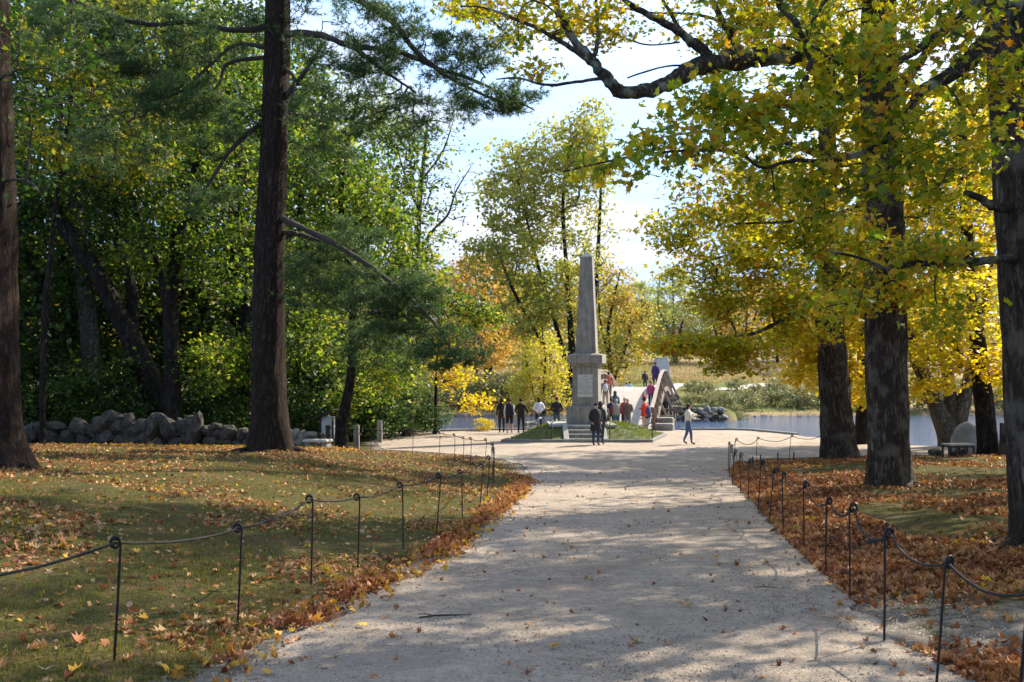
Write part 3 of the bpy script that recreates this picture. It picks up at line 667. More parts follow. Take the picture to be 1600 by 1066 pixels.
def stone_wall():
    rng = random.Random(4); org = gnd(250, 35)
    root = empty('fieldstone_wall', org, 0, 'dry-laid wall of dark grey fieldstones at the back of the leaf-strewn lawn', 'wall')
    S = [(44, 660, 692, 30), (66, 657, 671, 26), (88, 658, 671, 30), (78, 671, 694, 30), (104, 671, 695, 30), (125, 654, 676, 42), (145, 665, 680, 20), (131, 676, 697, 24), (150, 678, 697, 18),
         (160, 649, 674, 30), (180, 641, 662, 40), (195, 645, 680, 42), (166, 674, 698, 34), (188, 680, 697, 22), (208, 664, 684, 28), (206, 683, 697, 20), (226, 672, 699, 26), (222, 655, 673, 22),
         (240, 648, 686, 24), (250, 646, 664, 28), (266, 647, 690, 27), (248, 687, 698, 26), (276, 684, 698, 24), (286, 652, 678, 26), (291, 678, 697, 26), (305, 646, 697, 26), (300, 650, 668, 26),
         (325, 665, 678, 26), (336, 660, 672, 22), (342, 669, 685, 24), (330, 679, 697, 24), (348, 685, 697, 18), (360, 663, 687, 30), (356, 684, 697, 16), (370, 686, 698, 22), (381, 667, 686, 20), (386, 684, 698, 14),
         (22, 664, 694, 26), (0, 662, 692, 30), (-25, 660, 694, 34), (-55, 658, 692, 34), (-85, 662, 692, 32), (-115, 660, 692, 34), (396, 668, 692, 22), (412, 668, 694, 24)]
    for px, a, b, w_ in S: wall_stone(root, px, a, b + 4, w_, 35, ST, rng, org)
    for i in range(46):
        px = -120 + i * 12; wall_stone(root, px, 672 + rng.uniform(-9, 3), 699, 16, 35.45, ST, rng, org)
    org = gnd(460, 37)
    root = empty('fieldstone_wall', org, 0, 'low tumbled run of paler fieldstones between the big pine trunk and the granite posts', 'wall')
    for px, a, b, w_ in [(437, 668, 697, 20), (448, 668, 684, 18), (447, 681, 697, 18), (462, 671, 688, 16), (458, 685, 697, 16), (474, 674, 690, 14), (470, 683, 697, 22), (486, 673, 685, 18), (492, 684, 694, 16), (424, 668, 696, 16)]:
        wall_stone(root, px, a, b + 3, w_, 37, STP, rng, org)
    for i in range(11): wall_stone(root, 424 + i * 8, 677, 697, 13, 37.4, ST, rng, org)
stone_wall()
def riverside_walls():
    rng = random.Random(9)
    # far retaining wall beside the bridge end
    org = Vector((13, 80.3, ZW)); root = empty('retaining_wall', org, 0, 'dark dry-stone retaining wall along the far river bank beside the bridge', 'wall')
    for r in range(4):
        for i in range(14):
            o = bpy.data.objects.new('stone', rng.choice(ST + STP + STP)); COL.objects.link(o); o.parent = root
            o.location = (i * .62 - 4.2 + (r % 2) * .3 + rng.uniform(-.12, .12), .35 + r * .12 + rng.uniform(-.12, .12), .02 + r * .3 + rng.uniform(-.07, .07)); o.scale = (rng.uniform(.28, .52), .4, rng.uniform(.17, .28)); o.rotation_euler = (rng.uniform(-.3, .3), rng.uniform(-.3, .3), rng.uniform(-.5, .5))
    # low stones on the far shore under the yellow tree
    for a, b, n, lab in ((-14, 3.4, 40, 'scattered low stones along the far river edge beneath the bright yellow tree'), (20, 38, 36, 'scattered dark stones along the far river edge below the dry grass bank')):
        org = Vector(((a + b) / 2, 90, ZW)); root = empty('shore_stones', org, 0, lab, 'stones')
        for i in range(n):
            x = a + (b - a) * (i + rng.random()) / n; y = float(BF(x)) + rng.uniform(-.9, 1.2)
            o = bpy.data.objects.new('stone', rng.choice(ST if rng.random() < .6 else STP)); COL.objects.link(o); o.parent = root
            o.location = Vector((x, y, float(gz(x, y)) * .5 + ZW * .5 + .2)) - org; s = rng.uniform(.2, .45); o.scale = (s * 1.3, s, s * .7); o.rotation_euler = (rng.random(), rng.random(), rng.random() * 6)
    # near abutment: dressed granite blocks right of the bridge mouth
    root = empty('granite_abutment', (8.1, 52.3, ZP), R(-11), 'pale granite blocks flanking the near end of the wooden bridge', 'abutment')
    for x0, x1, y0, y1, z0, z1 in ((0, .95, -1.1, .1, -.6, .36), (.05, .9, .13, 1.4, -.9, .62), (-.0, .9, 1.43, 3.0, -.9, .5)):
        b = MB(); b.box(x0 - .55, x1 - .55, y0, y1, z0, z1); b.build('block', fieldst2, root, bevel=.05)
    root = empty('granite_abutment', (2.9, 53.6, ZP), R(-11), 'granite blocks at the near bridge end hidden behind the obelisk', 'abutment')
    for x0, x1, y0, y1, z0, z1 in ((-.9, .1, -1, .4, -.6, .3), (-.9, .1, .43, 2.4, -.9, .4)):
        b = MB(); b.box(x0, x1, y0, y1, z0, z1); b.build('block', granite_l, root, bevel=.05)
    # block with a hidden visitor behind the obelisk base
    # low edging of the river bank
    root = empty('bank_edging', (0, 52, ZP), 0, 'low dark stone edging where the gravel meets the river', 'edging')
    xs = np.concatenate([np.arange(-10, 3, 1.3), np.arange(8.8, 14.2, 1.2)])
    for i in range(len(xs) - 1):
        if xs[i + 1] - xs[i] > 2: continue
        a, b_ = xs[i], xs[i + 1]; m = MB(); m.bar((a + .02, float(BN(a)) - 52 + .05, -.02), (b_ - .02, float(BN(b_)) - 52 + .05, -.02), .3, .26); m.build('edging_stone', kerbm, root, bevel=.03)
riverside_walls()
def misc_left():
    def post(px, ytop, ybot, wpx, Y, lab, m=granite):
        zt = at(px, ytop, Y).z; zb = at(px, ybot, Y).z - .25; p = at(px, 0, Y); h = zt - zb; w_ = wpx / F * Y
        b = MB(); b.frust(0, 0, 0, h - .03, w_, w_ * .9, w_ * .93, w_ * .85); b.frust(0, 0, h - .03, h, w_ * .93, w_ * .85, w_ * .8, w_ * .72)
        o = b.build('granite_post', m, None, bevel=.02); o.location = (p.x, Y, zb); tag(o, lab, 'post', 'granite gate posts by the gravel')
    post(593, 657, 693, 8.5, 42, 'granite post standing alone at the gravel edge, the one closest to the obelisk')
    post(557, 664, 701, 9, 37.5, 'granite post just beside the crooked dark trunk')
    post(511, 628, 690, 9, 44, 'tallest pale granite post rising behind the sloped notice board')
    post(513, 664, 699, 8, 38, 'dark weathered granite post between pine and crooked trunk', fieldst)
    k = empty('notice_board', gnd(512, 40), R(-35), 'small white notice board with a sloping dark lid beside the crooked trunk', 'notice board')
    b = MB(); b.box(-.38, .38, -.04, .04, .25, 1.15); b.build('panel', white_m, k, bevel=.01)
    b = MB(); b.box(-.7, .62, -.34, .3, -.03, .03, Matrix.Translation((0, 0, 1.22)) @ Matrix.Rotation(R(-20), 4, 'Y')); b.build('lid', dark_w, k, bevel=.01)
    for s in (-.35, .35): b = MB(); b.box(s - .04, s + .04, -.09, -.045, -.2, 1.1); b.build('leg', dark_w, k)
    k = empty('stone_slab_bench', gnd(497, 33.5), R(-15), 'low pale stone slab bench on the lawn edge in front of the granite posts', 'bench')
    b = MB(); b.box(-.45, .45, -.3, .3, .2, .3); b.build('slab', granite_l, k, bevel=.03)
    for s in (-.3, .3): b = MB(); b.box(s - .1, s + .1, -.2, .2, -.2, .2); b.build('support', granite, k, bevel=.02)
    # small white shed glimpsed through the woods
    k = empty('white_shed', (-22.3, 66 - 6, -1.3), R(12), 'small whitewashed shed glimpsed through the woods behind the stone wall', 'shed')
    b = MB(); b.box(-1.9, 1.9, -1.2, 1.2, 0, 1.5); b.build('wall', white_m, k)
    b = MB(); b.add([(-2.1, -1.4, 1.5), (2.1, -1.4, 1.5), (2.1, 1.4, 1.5), (-2.1, 1.4, 1.5), (-2.1, 0, 2.2), (2.1, 0, 2.2)], [(0, 1, 5, 4), (2, 3, 4, 5), (0, 4, 3), (1, 2, 5), (0, 3, 2, 1)]); b.build('roof', dark_w, k)
    b = MB(); b.box(.9, 1.5, -1.24, -1.19, 0, 1.4); b.build('door', dark_w, k)
misc_left()
def misc_right():
    o = link('boulder', stone_mesh(77, 3, 4, (1, .8, 1), .1, simple('boulder_stone', (.27, .25, .22), .9, .3, 1.2, bmp=.5, bscale=14), 'boulder'))
    p = gnd(1510, 33); o.location = (p.x, 33, p.z + .45); o.scale = (.52, .45, .72); tag(o, 'upright pale rounded boulder set behind the low bench', 'boulder')
    for px, w_, h, Y, lab in ((1462, .3, .2, 34, 'small grey rock lying at the foot of the upright boulder'), (1497, .32, .22, 31.8, 'low flat rock between the bench and the leaning thin trunk'), (1552, .28, .3, 32.4, 'round brown rock beside the thin dark trunk')):
        o = link('rock', ST[int(px) % 9]); p = gnd(px, Y); o.location = (p.x, Y, p.z + h * .4); o.scale = (w_, .25, h); tag(o, lab, 'rock')
    p = gnd(1497, 31.6); k = empty('low_bench', p, R(8), 'low weathered plank bench on dark legs in front of the boulder', 'bench')
    for i in range(4): b = MB(); b.box(-.45, .45, -.22 + i * .115, -.12 + i * .115, .36, .41); b.build('slat', simple('bench_grey', (.42, .41, .4), .8, .2), k, bevel=.005)
    for x in (-.42, -.15, .15, .42):
        b = MB(); b.box(x - .025, x + .025, -.2, -.15, -.05, .36); b.build('leg', dark_w, k)
        b = MB(); b.box(x - .025, x + .025, .15, .2, -.05, .36); b.build('leg', dark_w, k)
    b = MB(); b.box(-.45, .45, -.2, -.16, .28, .345); b.build('apron', dark_w, k)
    p = gnd(1570, 31.5); k = empty('trail_post', p, 0, 'dark wooden post with a small round black disc beside the thin trunk', 'post')
    b = MB(); b.frust(0, 0, -.1, 1.1, .3, .2, .26, .18); b.build('post', simple('post_wood', (.06, .05, .042), .9, .3), k, bevel=.02)
    b = MB(); b.tube([(0, -.13, .62), (0, -.17, .62)], .17, 16); b.build('disc', iron, k)
    p = gnd(1592, 31); k = tag(link('rock', stone_mesh(55, mat=fieldst2)), 'small tan rock at the base of the dark trail post', 'rock'); k.location = (p.x, 31, p.z + .15); k.scale = (.3, .3, .3)
    k = tag(link('rock', stone_mesh(3, mat=simple('mossy_rock', (.03, .034, .022), .95, .4, 6, bmp=.5))), 'dark mossy rock half buried in the leaves near the rope fence', 'rock'); k.location = gnd(1368, 12.3, .03); k.scale = (.14, .12, .12)
    # small sawn stakes and stubs behind the right fence
    for i, (px, Y) in enumerate(((1176, 29), (1188, 30), (1215, 30.5), (1217, 25.5), (1240, 30.5))):
        lab = ['short dark stake stub beside the curled fence posts', 'second short stake stub by the fence turn, nearer the big maples', 'short stake stub under the far rope of the fence', 'short dark stake standing in the leaves alone', 'short stake stub nearest the rough-barked maple'][i]
        b = MB(); b.tube([(0, 0, -.1), (.01, 0, .3)], .022, 6); o = b.build('wooden_stake', dark_w, None, True); o.location = gnd(px, Y); tag(o, lab, 'stake', 'stakes behind the rope fence')
    # pedestal on the far bank
    p = gnd(1033, 112); k = empty('statue_pedestal', p, R(8), 'tapering pale granite pedestal on the far side of the bridge', 'pedestal')
    b = MB(); b.frust(0, 0, -.3, .25, 2.1, 2.1, 2.0, 2.0); b.build('base', granite_l, k, bevel=.03)
    b = MB(); b.frust(0, 0, .25, 2.5, 1.7, 1.7, 1.3, 1.3); b.build('block', simple('pedestal_granite', (.42, .44, .46), .8, .12, 3), k, bevel=.03)
    b = MB(); b.frust(0, 0, 2.5, 2.7, 1.2, 1.2, 1.1, 1.1); b.build('cap', granite_l, k, bevel=.03)
misc_right()

# ------------------------------------------------------------------ rope fences
def fence(pts, lab, seed, hook):
    rng = random.Random(seed); org = Vector((pts[0][0], pts[0][1], float(gz(*pts[0][:2]))))
    root = empty('rope_fence', org, 0, lab, 'fence')
    stem = MB(); stem.tube([(0, 0, -.15), (0.002, 0, .35), (0, 0, .74), (0, 0, .80), (hook * .012, 0, .835), (hook * .04, 0, .845), (hook * .062, 0, .825), (hook * .066, 0, .795), (hook * .048, 0, .77), (hook * .02, 0, .765)], [.0088] * 9 + [.007], 7)
    sm = stem.build('post', iron, root, True); me = sm.data; tops = []
    # small knot of rope tied at each hook
    km = MB(); km.tube([(.028 * math.cos(a) + hook * .035, .014 * math.sin(2 * a), .80 + .028 * math.sin(a)) for a in np.linspace(0, 6.2, 10)], .008, 5)
    kn = km.build('knot', ropem, sm, True); kme = kn.data
    for i, (x, y) in enumerate(pts):
        o = sm if i == 0 else bpy.data.objects.new('post', me)
        if i: COL.objects.link(o); o.parent = root; k = bpy.data.objects.new('knot', kme); COL.objects.link(k); k.parent = o
        o.location = Vector((x, y, float(gz(x, y)))) - org
        o.rotation_euler = (rng.uniform(-.05, .05), rng.uniform(-.02, .09), rng.uniform(-.5, .5)); h = rng.uniform(.95, 1.03); o.scale = (1, 1, h)
        M = Euler(o.rotation_euler).to_matrix(); tops.append(o.location + M @ Vector((hook * .035, 0, .80 * h)))
    for a, b in zip(tops[:-1], tops[1:]):
        L = (b - a).length; sag = .028 * L if hook < 0 else .085 * L
        m = MB(); m.tube([a.lerp(b, t) - Vector((0, 0, sag * 4 * t * (1 - t) * (1 + .3 * (t - .5)))) + Vector((rng.gauss(0, .004), 0, 0)) for t in np.linspace(0, 1, 11)], .0095, 6); m.build('rope', ropem, root, True)
fence([(-3.25, 4.6), (-2.6, 6.5), (-2.18, 7.9), (-1.93, 9.55), (-1.66, 10.7), (-1.34, 12.25), (-1.05, 13.8), (-.77, 15.4), (-.56, 17.1), (-.48, 18.9), (-.42, 21), (-.42, 23.2), (-.5, 25.3), (-.75, 27.2), (-1.2, 28.8), (-1.45, 29.6), (-1.75, 30.4), (-2.3, 31.5), (-3.3, 33), (-4.9, 34.5), (-6.6, 35.6)],
      'black rope strung on thin iron posts along the mossy lawn with the stone wall', 2, -1)
fence([(2.42, 3.7), (2.55, 5.05), (2.6, 6.1), (2.73, 7.3), (3.07, 9.05), (3.26, 10.35), (3.52, 12.0), (3.76, 13.8), (3.93, 15.2), (4.2, 17), (4.44, 18.7), (4.68, 20.4), (4.98, 22.5), (5.5, 25.2), (6.0, 27.6), (6.5, 29.2), (7.6, 31), (8.9, 32), (10.2, 33)],
      'black rope drooping between hooked iron posts beside the thick carpet of brown leaves', 5, 1)

# ------------------------------------------------------------------ people
def ellipsoid(mb, c, r, n=10, m=7, cut=None):
    V = []; Fc = []
    for i in range(m + 1):
        th = PI * i / m
        for j in range(n):
            a = 2 * PI * j / n; V.append((c[0] + r[0] * math.sin(th) * math.cos(a), c[1] + r[1] * math.sin(th) * math.sin(a), c[2] + r[2] * math.cos(th)))
    for i in range(m):
        for j in range(n): Fc.append((i * n + j, i * n + (j + 1) % n, (i + 1) * n + (j + 1) % n, (i + 1) * n + j))
    mb.add(V, Fc)
def cloth(c):
    k = 'cloth_%.2f_%.2f_%.2f' % c
    return simple(k, c, .85, .18, 9)
HANDM = None
def hand_mesh():
    mb = MB(); mb.frust(0, 0, -.05, .0, .07, .03, .055, .03)
    for i, (x, L) in enumerate(((-.027, .06), (-.009, .07), (.009, .066), (.027, .05))): mb.tube([(x, 0, -.045), (x * 1.1, .006, -.05 - L * .55), (x * 1.1, .022, -.05 - L)], [.0095, .0085, .007], 5)
    mb.tube([(.03, .005, -.01), (.052, .018, -.04), (.05, .03, -.065)], [.012, .01, .008], 5)
    return mb
SKIN = (.48, .29, .2); SKIN_D = (.2, .11, .07)
def person(lab, px, Y, face, H=1.7, z=None, top=(.02, .02, .025), legs=(.02, .02, .03), shoes=(.02, .02, .02), skin=SKIN, hair=(.03, .02, .015), longhair=False, hat=None, hood=None,
           arms=((0, 0), (0, 0)), arm_pts=None, stride=0., bulk=1.0, coat=None, coat_len=.55, skirt=False, bag=None, group='visitors round the monument', lean=0., head_turn=0, vest=None, bare=False, name='person', sleeves=None, sit=False):
    x = (px - 800) / F * Y; zz = float(gz(x, Y)) if z is None else z
    root = empty(name, (x, Y, zz), R(face), lab, 'person', group)
    s = H / 1.72; J = {}; bulk = bulk * 1.12
    def a(n, p, r, ry=None): J[n] = (Vector(p), r, ry or r)
    ly = lean
    a('pel', (0, 0, .95), .150, .115); a('wai', (0, ly * .3, 1.1), .135 * bulk, .105 * bulk); a('che', (0, ly * .7, 1.30), .165 * bulk, .12 * bulk); a('nb', (0, ly, 1.43), .085, .075)
    a('nk', (0, ly + .01, 1.50), .05); a('h1', (0, ly + .035, 1.57), .068, .08); a('h2', (0, ly + .03, 1.655), .072, .088)
    st = stride
    for k, sd in (('L', -1), ('R', 1)):
        f = st * sd
        a('hp' + k, (sd * .09, 0, .90), .108); a('kn' + k, (sd * .105, f * .5 + .02 + abs(f) * .15, .50), .072); a('an' + k, (sd * .1, f - .02, .10 + (.05 if f < -.05 else 0)), .042); a('to' + k, (sd * .11, f + .14, .04), .04, .035)
        a('sh' + k, (sd * .175 * (.9 + .1 * bulk), ly, 1.39), .062 * bulk)
        e, w_ = (arm_pts or {}).get(k, ((sd * .235, ly - .03, 1.12), (sd * .25, ly + .08, .88)))
        a('el' + k, e, .046 * bulk); a('wr' + k, w_, .034 * bulk)
    B = [('pel', 'wai', 'top'), ('wai', 'che', 'top'), ('che', 'nb', 'top'), ('nb', 'nk', 'skin'), ('nk', 'h1', 'skin'), ('h1', 'h2', 'skin')]
    for k in 'LR': B += [('pel', 'hp' + k, 'legs'), ('hp' + k, 'kn' + k, 'legs'), ('kn' + k, 'an' + k, 'calf' if bare else 'legs'), ('an' + k, 'to' + k, 'shoes'), ('nb', 'sh' + k, 'top'), ('sh' + k, 'el' + k, 'slv'), ('el' + k, 'wr' + k, 'slv')]
    names = list(J); me = bpy.data.meshes.new('b'); me.from_pydata([tuple(J[n][0]) for n in names], [(names.index(a_), names.index(b_)) for a_, b_, _ in B], [])
    o = bpy.data.objects.new('b', me); COL.objects.link(o); md = o.modifiers.new('s', 'SKIN'); md.use_smooth_shade = True
    me.skin_vertices.new() if not me.skin_vertices else None
    for i, n in enumerate(names): v = me.skin_vertices[0].data[i]; v.radius = (J[n][1], J[n][2]); v.use_root = (n == 'pel')
    sb = o.modifiers.new('u', 'SUBSURF'); sb.levels = 1
    dg = bpy.context.evaluated_depsgraph_get(); dg.update(); bme = bpy.data.meshes.new_from_object(o.evaluated_get(dg)); bpy.data.objects.remove(o)
    mats = {'top': 0, 'legs': 1, 'shoes': 2, 'skin': 3, 'slv': 4, 'calf': 3}; bme.materials.clear()
    for c in (top, legs, shoes, skin, sleeves or top): bme.materials.append(cloth(c))
    for p in bme.polygons:
        c = p.center; best = 9; bl = 0
        for a_, b_, l in B:
            A_, B_ = J[a_][0], J[b_][0]; d = B_ - A_; t = max(0, min(1, (c - A_).dot(d) / d.dot(d))); q = (c - (A_ + d * t)).length - (J[a_][1] * (1 - t) + J[b_][1] * t)
            if q < best: best = q; bl = mats[l]
        if bl == 3 and c.z < 1.45 and not bare: bl = 0
        p.material_index = bl
    bme.transform(Matrix.Scale(s, 4)); link('body', bme, root)
    S4 = Matrix.Scale(s, 4)
    def child(mb, nm, m, sm=True):
        o = mb.build(nm, m, root, sm); o.data.transform(S4); return o
    for k, sd in (('L', -1), ('R', 1)):
        hm = hand_mesh(); d = (J['wr' + k][0] - J['el' + k][0]).normalized(); q = Vector((0, 0, -1)).rotation_difference(d).to_matrix().to_4x4()
        hm.v = [tuple(Matrix.Translation(J['wr' + k][0] + d * .02) @ q @ Vector((v[0] * sd, v[1], v[2]))) for v in hm.v]; child(hm, 'hand', cloth(skin))
    hc = Vector((0, ly + .03, 1.62))
    if not hood:
        mb = MB(); ellipsoid(mb, hc + Vector((0, -.022, .03)), (.088, .098, .095))
        if longhair: ellipsoid(mb, hc + Vector((0, -.06, -.08)), (.085, .055, .15))
        child(mb, 'hair', cloth(hair))
    else:
        mb = MB(); ellipsoid(mb, hc + Vector((0, -.025, .015)), (.105, .115, .135)); ellipsoid(mb, hc + Vector((0, -.06, -.13)), (.12, .08, .07)); child(mb, 'hood', cloth(hood))
    mb = MB(); ellipsoid(mb, hc + Vector((0, .088, -.01)), (.013, .02, .022), 6, 4); child(mb, 'nose', cloth(skin))
    mb = MB(); [ellipsoid(mb, hc + Vector((e * .03, .078, .018)), (.010, .010, .007), 6, 4) for e in (-1, 1)]; child(mb, 'eyes', cloth((.03, .02, .02)))
    if hat:
        mb = MB(); kind, c = hat
        if kind == 'cap': ellipsoid(mb, hc + Vector((0, -.005, .055)), (.095, .105, .075)); mb.box(-.06, .06, .07, .17, 1.655, 1.67)
        if kind == 'beanie': ellipsoid(mb, hc + Vector((0, -.01, .05)), (.098, .108, .1))
        if kind == 'shako':
            mb.tube([(0, ly + .01, 1.68), (0, ly, 1.84)], [.1, .115], 12); child(mb, 'hat', cloth(c)); mb = MB(); mb.tube([(0, ly + .02, 1.68), (0, ly + .02, 1.695)], [.17, .17], 14); child(mb, 'hat_brim', cloth((.02, .02, .02)))
            mb = MB(); mb.tube([(0, ly + .09, 1.78), (0, ly + .08, 1.95), (0, ly + .04, 2.02)], [.03, .05, .02], 7); c = (.75, .08, .05)
            child(mb, 'plume', cloth(c)); mb = None
        if mb: child(mb, 'hat', cloth(c))
    def shell(zs, rx, ry, c, nm, y0=0):
        P = []; n = 18; Fc = []
        for i, (z_, a_, b_) in enumerate(zip(zs, rx, ry)):
            for j in range(n):
                t = 2 * PI * j / n; k = 1.1 + .035 * math.sin(t * 5 + i) * (i / len(zs)); P.append((a_ * k * math.cos(t), b_ * k * math.sin(t) + ly * max(0, (z_ - .95)) / .5, z_))
        for i in range(len(zs) - 1):
            for j in range(n): Fc.append((i * n + j, i * n + (j + 1) % n, (i + 1) * n + (j + 1) % n, (i + 1) * n + j))
        mb = MB(); mb.add(P, Fc); return child(mb, nm, cloth(c))
    if coat: zl = .95 - coat_len * .75; shell([1.43, 1.36, 1.2, 1.05, .92, zl + .1, zl, zl], [.1, .19, .19, .175, .195, .215, .225, .12], [.09, .13, .145, .14, .155, .175, .18, .1], coat, 'coat')
    if vest: shell([1.42, 1.36, 1.2, 1.02, .93], [.1, .175, .185, .18, .185], [.09, .13, .142, .135, .14], vest, 'vest')
    if bag:
        mb = MB(); c, bx, by, bz, sz = bag; ellipsoid(mb, (bx, by, bz), (.14 * sz, .09 * sz, .19 * sz), 10, 7); child(mb, 'backpack', cloth(c))
    return root
BACK = 0
behind_back = {'L': ((-.27, -.06, 1.15), (-.04, -.16, .98)), 'R': ((.27, -.06, 1.15), (.04, -.165, .98))}
pockets = {'L': ((-.27, -.07, 1.14), (-.19, .06, .97)), 'R': ((.27, -.07, 1.14), (.19, .06, .97))}
front = {'L': ((-.25, .0, 1.15), (-.08, .2, 1.12)), 'R': ((.25, .0, 1.15), (.08, .2, 1.12))}
person('visitor in plain black clothes with hood up facing the river, partly behind the black-and-white vest', 784, 49.3, 10, 1.7, top=(.015, .015, .018), hood=(.015, .015, .018), bulk=1.05)
person('visitor from behind in black vest over white sleeves and short black leggings', 796, 48.6, -4, 1.72, top=(.02, .025, .045), sleeves=(.6, .62, .68), vest=(.012, .014, .03), legs=(.012, .012, .015), stride=.1, bare=True, shoes=(.4, .4, .42), bulk=1.0, hair=(.02, .015, .01))
person('visitor from behind in black jacket and black trousers holding the dog', 814, 48.4, -10, 1.72, top=(.02, .014, .014), legs=(.012, .012, .014), stride=.13, bulk=1.12, hair=(.015, .012, .01), arm_pts={'L': ((-.28, 0, 1.15), (-.2, .12, 1.0)), 'R': ((.3, .04, 1.14), (.33, .16, .98))})
person('visitor from behind in a white sweatshirt with hands clasped behind the back', 842, 52.0 - .9, 0, 1.72, top=(.72, .72, .82), legs=(.015, .018, .035), arm_pts=behind_back, bulk=1.15, longhair=True, hair=(.03, .018, .012), bag=((.02, .02, .02), .3, -.02, .98, .7))
person('visitor from behind in a red cap, dark jacket and blue jeans beyond the mound', 870, 51.0, 0, 1.74, top=(.022, .022, .026), legs=(.06, .09, .13), hat=('cap', (.5, .03, .03)), bulk=1.2, arm_pts=pockets)
person('young visitor in long black coat and tan boots before the monument steps', 931, 40.0, 176 + 20, 1.72, top=(.012, .013, .02), coat=(.012, .013, .02), coat_len=.45, legs=(.02, .04, .09), shoes=(.13, .05, .025), arm_pts={'L': ((-.26, -.05, 1.14), (-.2, .08, .96)), 'R': ((.26, -.05, 1.14), (.2, .08, .96))}, hair=(.02, .015, .012), bulk=1.05)
person('visitor in a dark slate hooded coat and brown boots, half hidden behind the black coat', 938, 40.6, -30, 1.74, top=(.03, .04, .05), coat=(.035, .045, .055), coat_len=.35, hood=(.03, .035, .045), legs=(.03, .05, .1), shoes=(.13, .055, .03))
person('visitor in white backpack and shorts seen from behind climbing the bridge beside the obelisk', 946, 56.4, -8, 1.72, z=deck_z(0, 56.4), top=(.2, .17, .14), legs=(.42, .33, .26), shoes=(.03, .03, .03), hat=('cap', (.5, .47, .44)), bag=((.6, .6, .6), 0, -.17, 1.25, 1.1), stride=.15, bulk=1.05)
person('child with brown hair just behind the obelisk base block', 946, 46.9, -10, 1.15, top=(.2, .12, .08), z=ZP + .3, hair=(.1, .05, .03))
person('visitor in a navy jacket with short brown hair at the bridge mouth', 955, 50.4, 15, 1.7, top=(.03, .04, .08), hair=(.09, .045, .03), legs=(.02, .03, .05))
person('visitor in a blue-grey hooded rain jacket leaning forward on the bridge', 961, 53.8, 0, 1.62, z=deck_z(0, 53.8), top=(.07, .1, .16), hood=(.04, .06, .1), coat=(.07, .1, .16), coat_len=.3)
person('visitor in grey-green vest over red sleeves and blue jeans, from behind', 963, 49.3, 5, 1.66, top=(.3, .3, .24), sleeves=(.35, .04, .05), vest=(.32, .31, .26), legs=(.06, .16, .3), hair=(.45, .42, .38), bulk=1.12, arm_pts=pockets)
person('visitor in a bright red jacket with grey hair in the middle of the bridge group', 976, 51.6, 5, 1.7, top=(.45, .03, .04), hair=(.4, .38, .35), bulk=1.1)
person('grey-haired visitor in a brown jacket and grey trousers, from behind', 980.5, 49.5, -8, 1.7, top=(.16, .105, .09), legs=(.22, .2, .22), hair=(.5, .48, .45), bulk=1.25, arm_pts=front)
person('visitor in black with dark hair looking over the brown jacket', 985, 52.9, 0, 1.7, top=(.015, .015, .02), hair=(.01, .01, .01))
person('visitor in a dark beanie standing behind the red jacket', 974.5, 53.2, 0, 1.72, top=(.05, .05, .07), hat=('beanie', (.03, .03, .04)))
person('guide in redcoat uniform with tall red plumed hat and navy cape at the bridge post', 1007, 51.3, 60, 1.68, top=(.62, .05, .02), legs=(.45, .33, .22), shoes=(.02, .02, .02), hat=('shako', (.45, .06, .08)), coat=(.62, .05, .02), coat_len=.25, arm_pts={'L': ((-.27, .05, 1.15), (-.16, .25, 1.2)), 'R': ((.26, 0, 1.13), (.3, .08, .9))}, bag=((.03, .04, .12), .14, -.12, 1.0, 2.0))
person('visitor in a magenta jacket and dark trousers walking up the bridge near the rail', 1017, 57.0, -8, 1.5, z=deck_z(0, 57.0), top=(.48, .06, .2), legs=(.02, .025, .04), hair=(.12, .13, .16), stride=.12, bulk=1.15, hat=('beanie', (.2, .24, .3)))
person('visitor in a dark purple coat at the crest of the bridge', 1024, 66, -8, 1.6, z=deck_z(0, 66), top=(.06, .03, .12), hair=(.01, .01, .01), coat=(.06, .03, .12))
person('visitor in black bending low at the crest of the bridge', 1008, 70, -5, 1.3, z=deck_z(0, 70), top=(.02, .022, .02), bulk=1.5, lean=.25)
person('visitor in a pale blue top beyond the crest of the bridge', 984, 79, -5, 1.7, z=-.35, top=(.25, .45, .6), hair=(.02, .02, .03))
person('visitor in a white top beyond the crest of the bridge', 979, 80.5, -5, 1.6, z=-.35, top=(.7, .7, .7), hair=(.02, .02, .03))
person('visitor in orange and grey on the bridge beside the cornice of the obelisk', 951, 58.6, -5, 1.72, z=deck_z(0, 58.6), top=(.5, .14, .08), hair=(.02, .02, .02))
g = person('young woman in a cream sweater, jeans and brown ankle boots raising a phone', 1075, 40.7, -97, 1.66, top=(.7, .65, .54), legs=(.05, .1, .2), shoes=(.13, .05, .035), longhair=True, hair=(.05, .025, .018), stride=.16, bulk=1.28,
           arm_pts={'L': ((-.2, .22, 1.28), (-.12, .4, 1.24)), 'R': ((.22, .12, 1.16), (.14, .34, 1.1))}, bag=((.02, .035, .07), -.02, -.21, 1.1, .8))
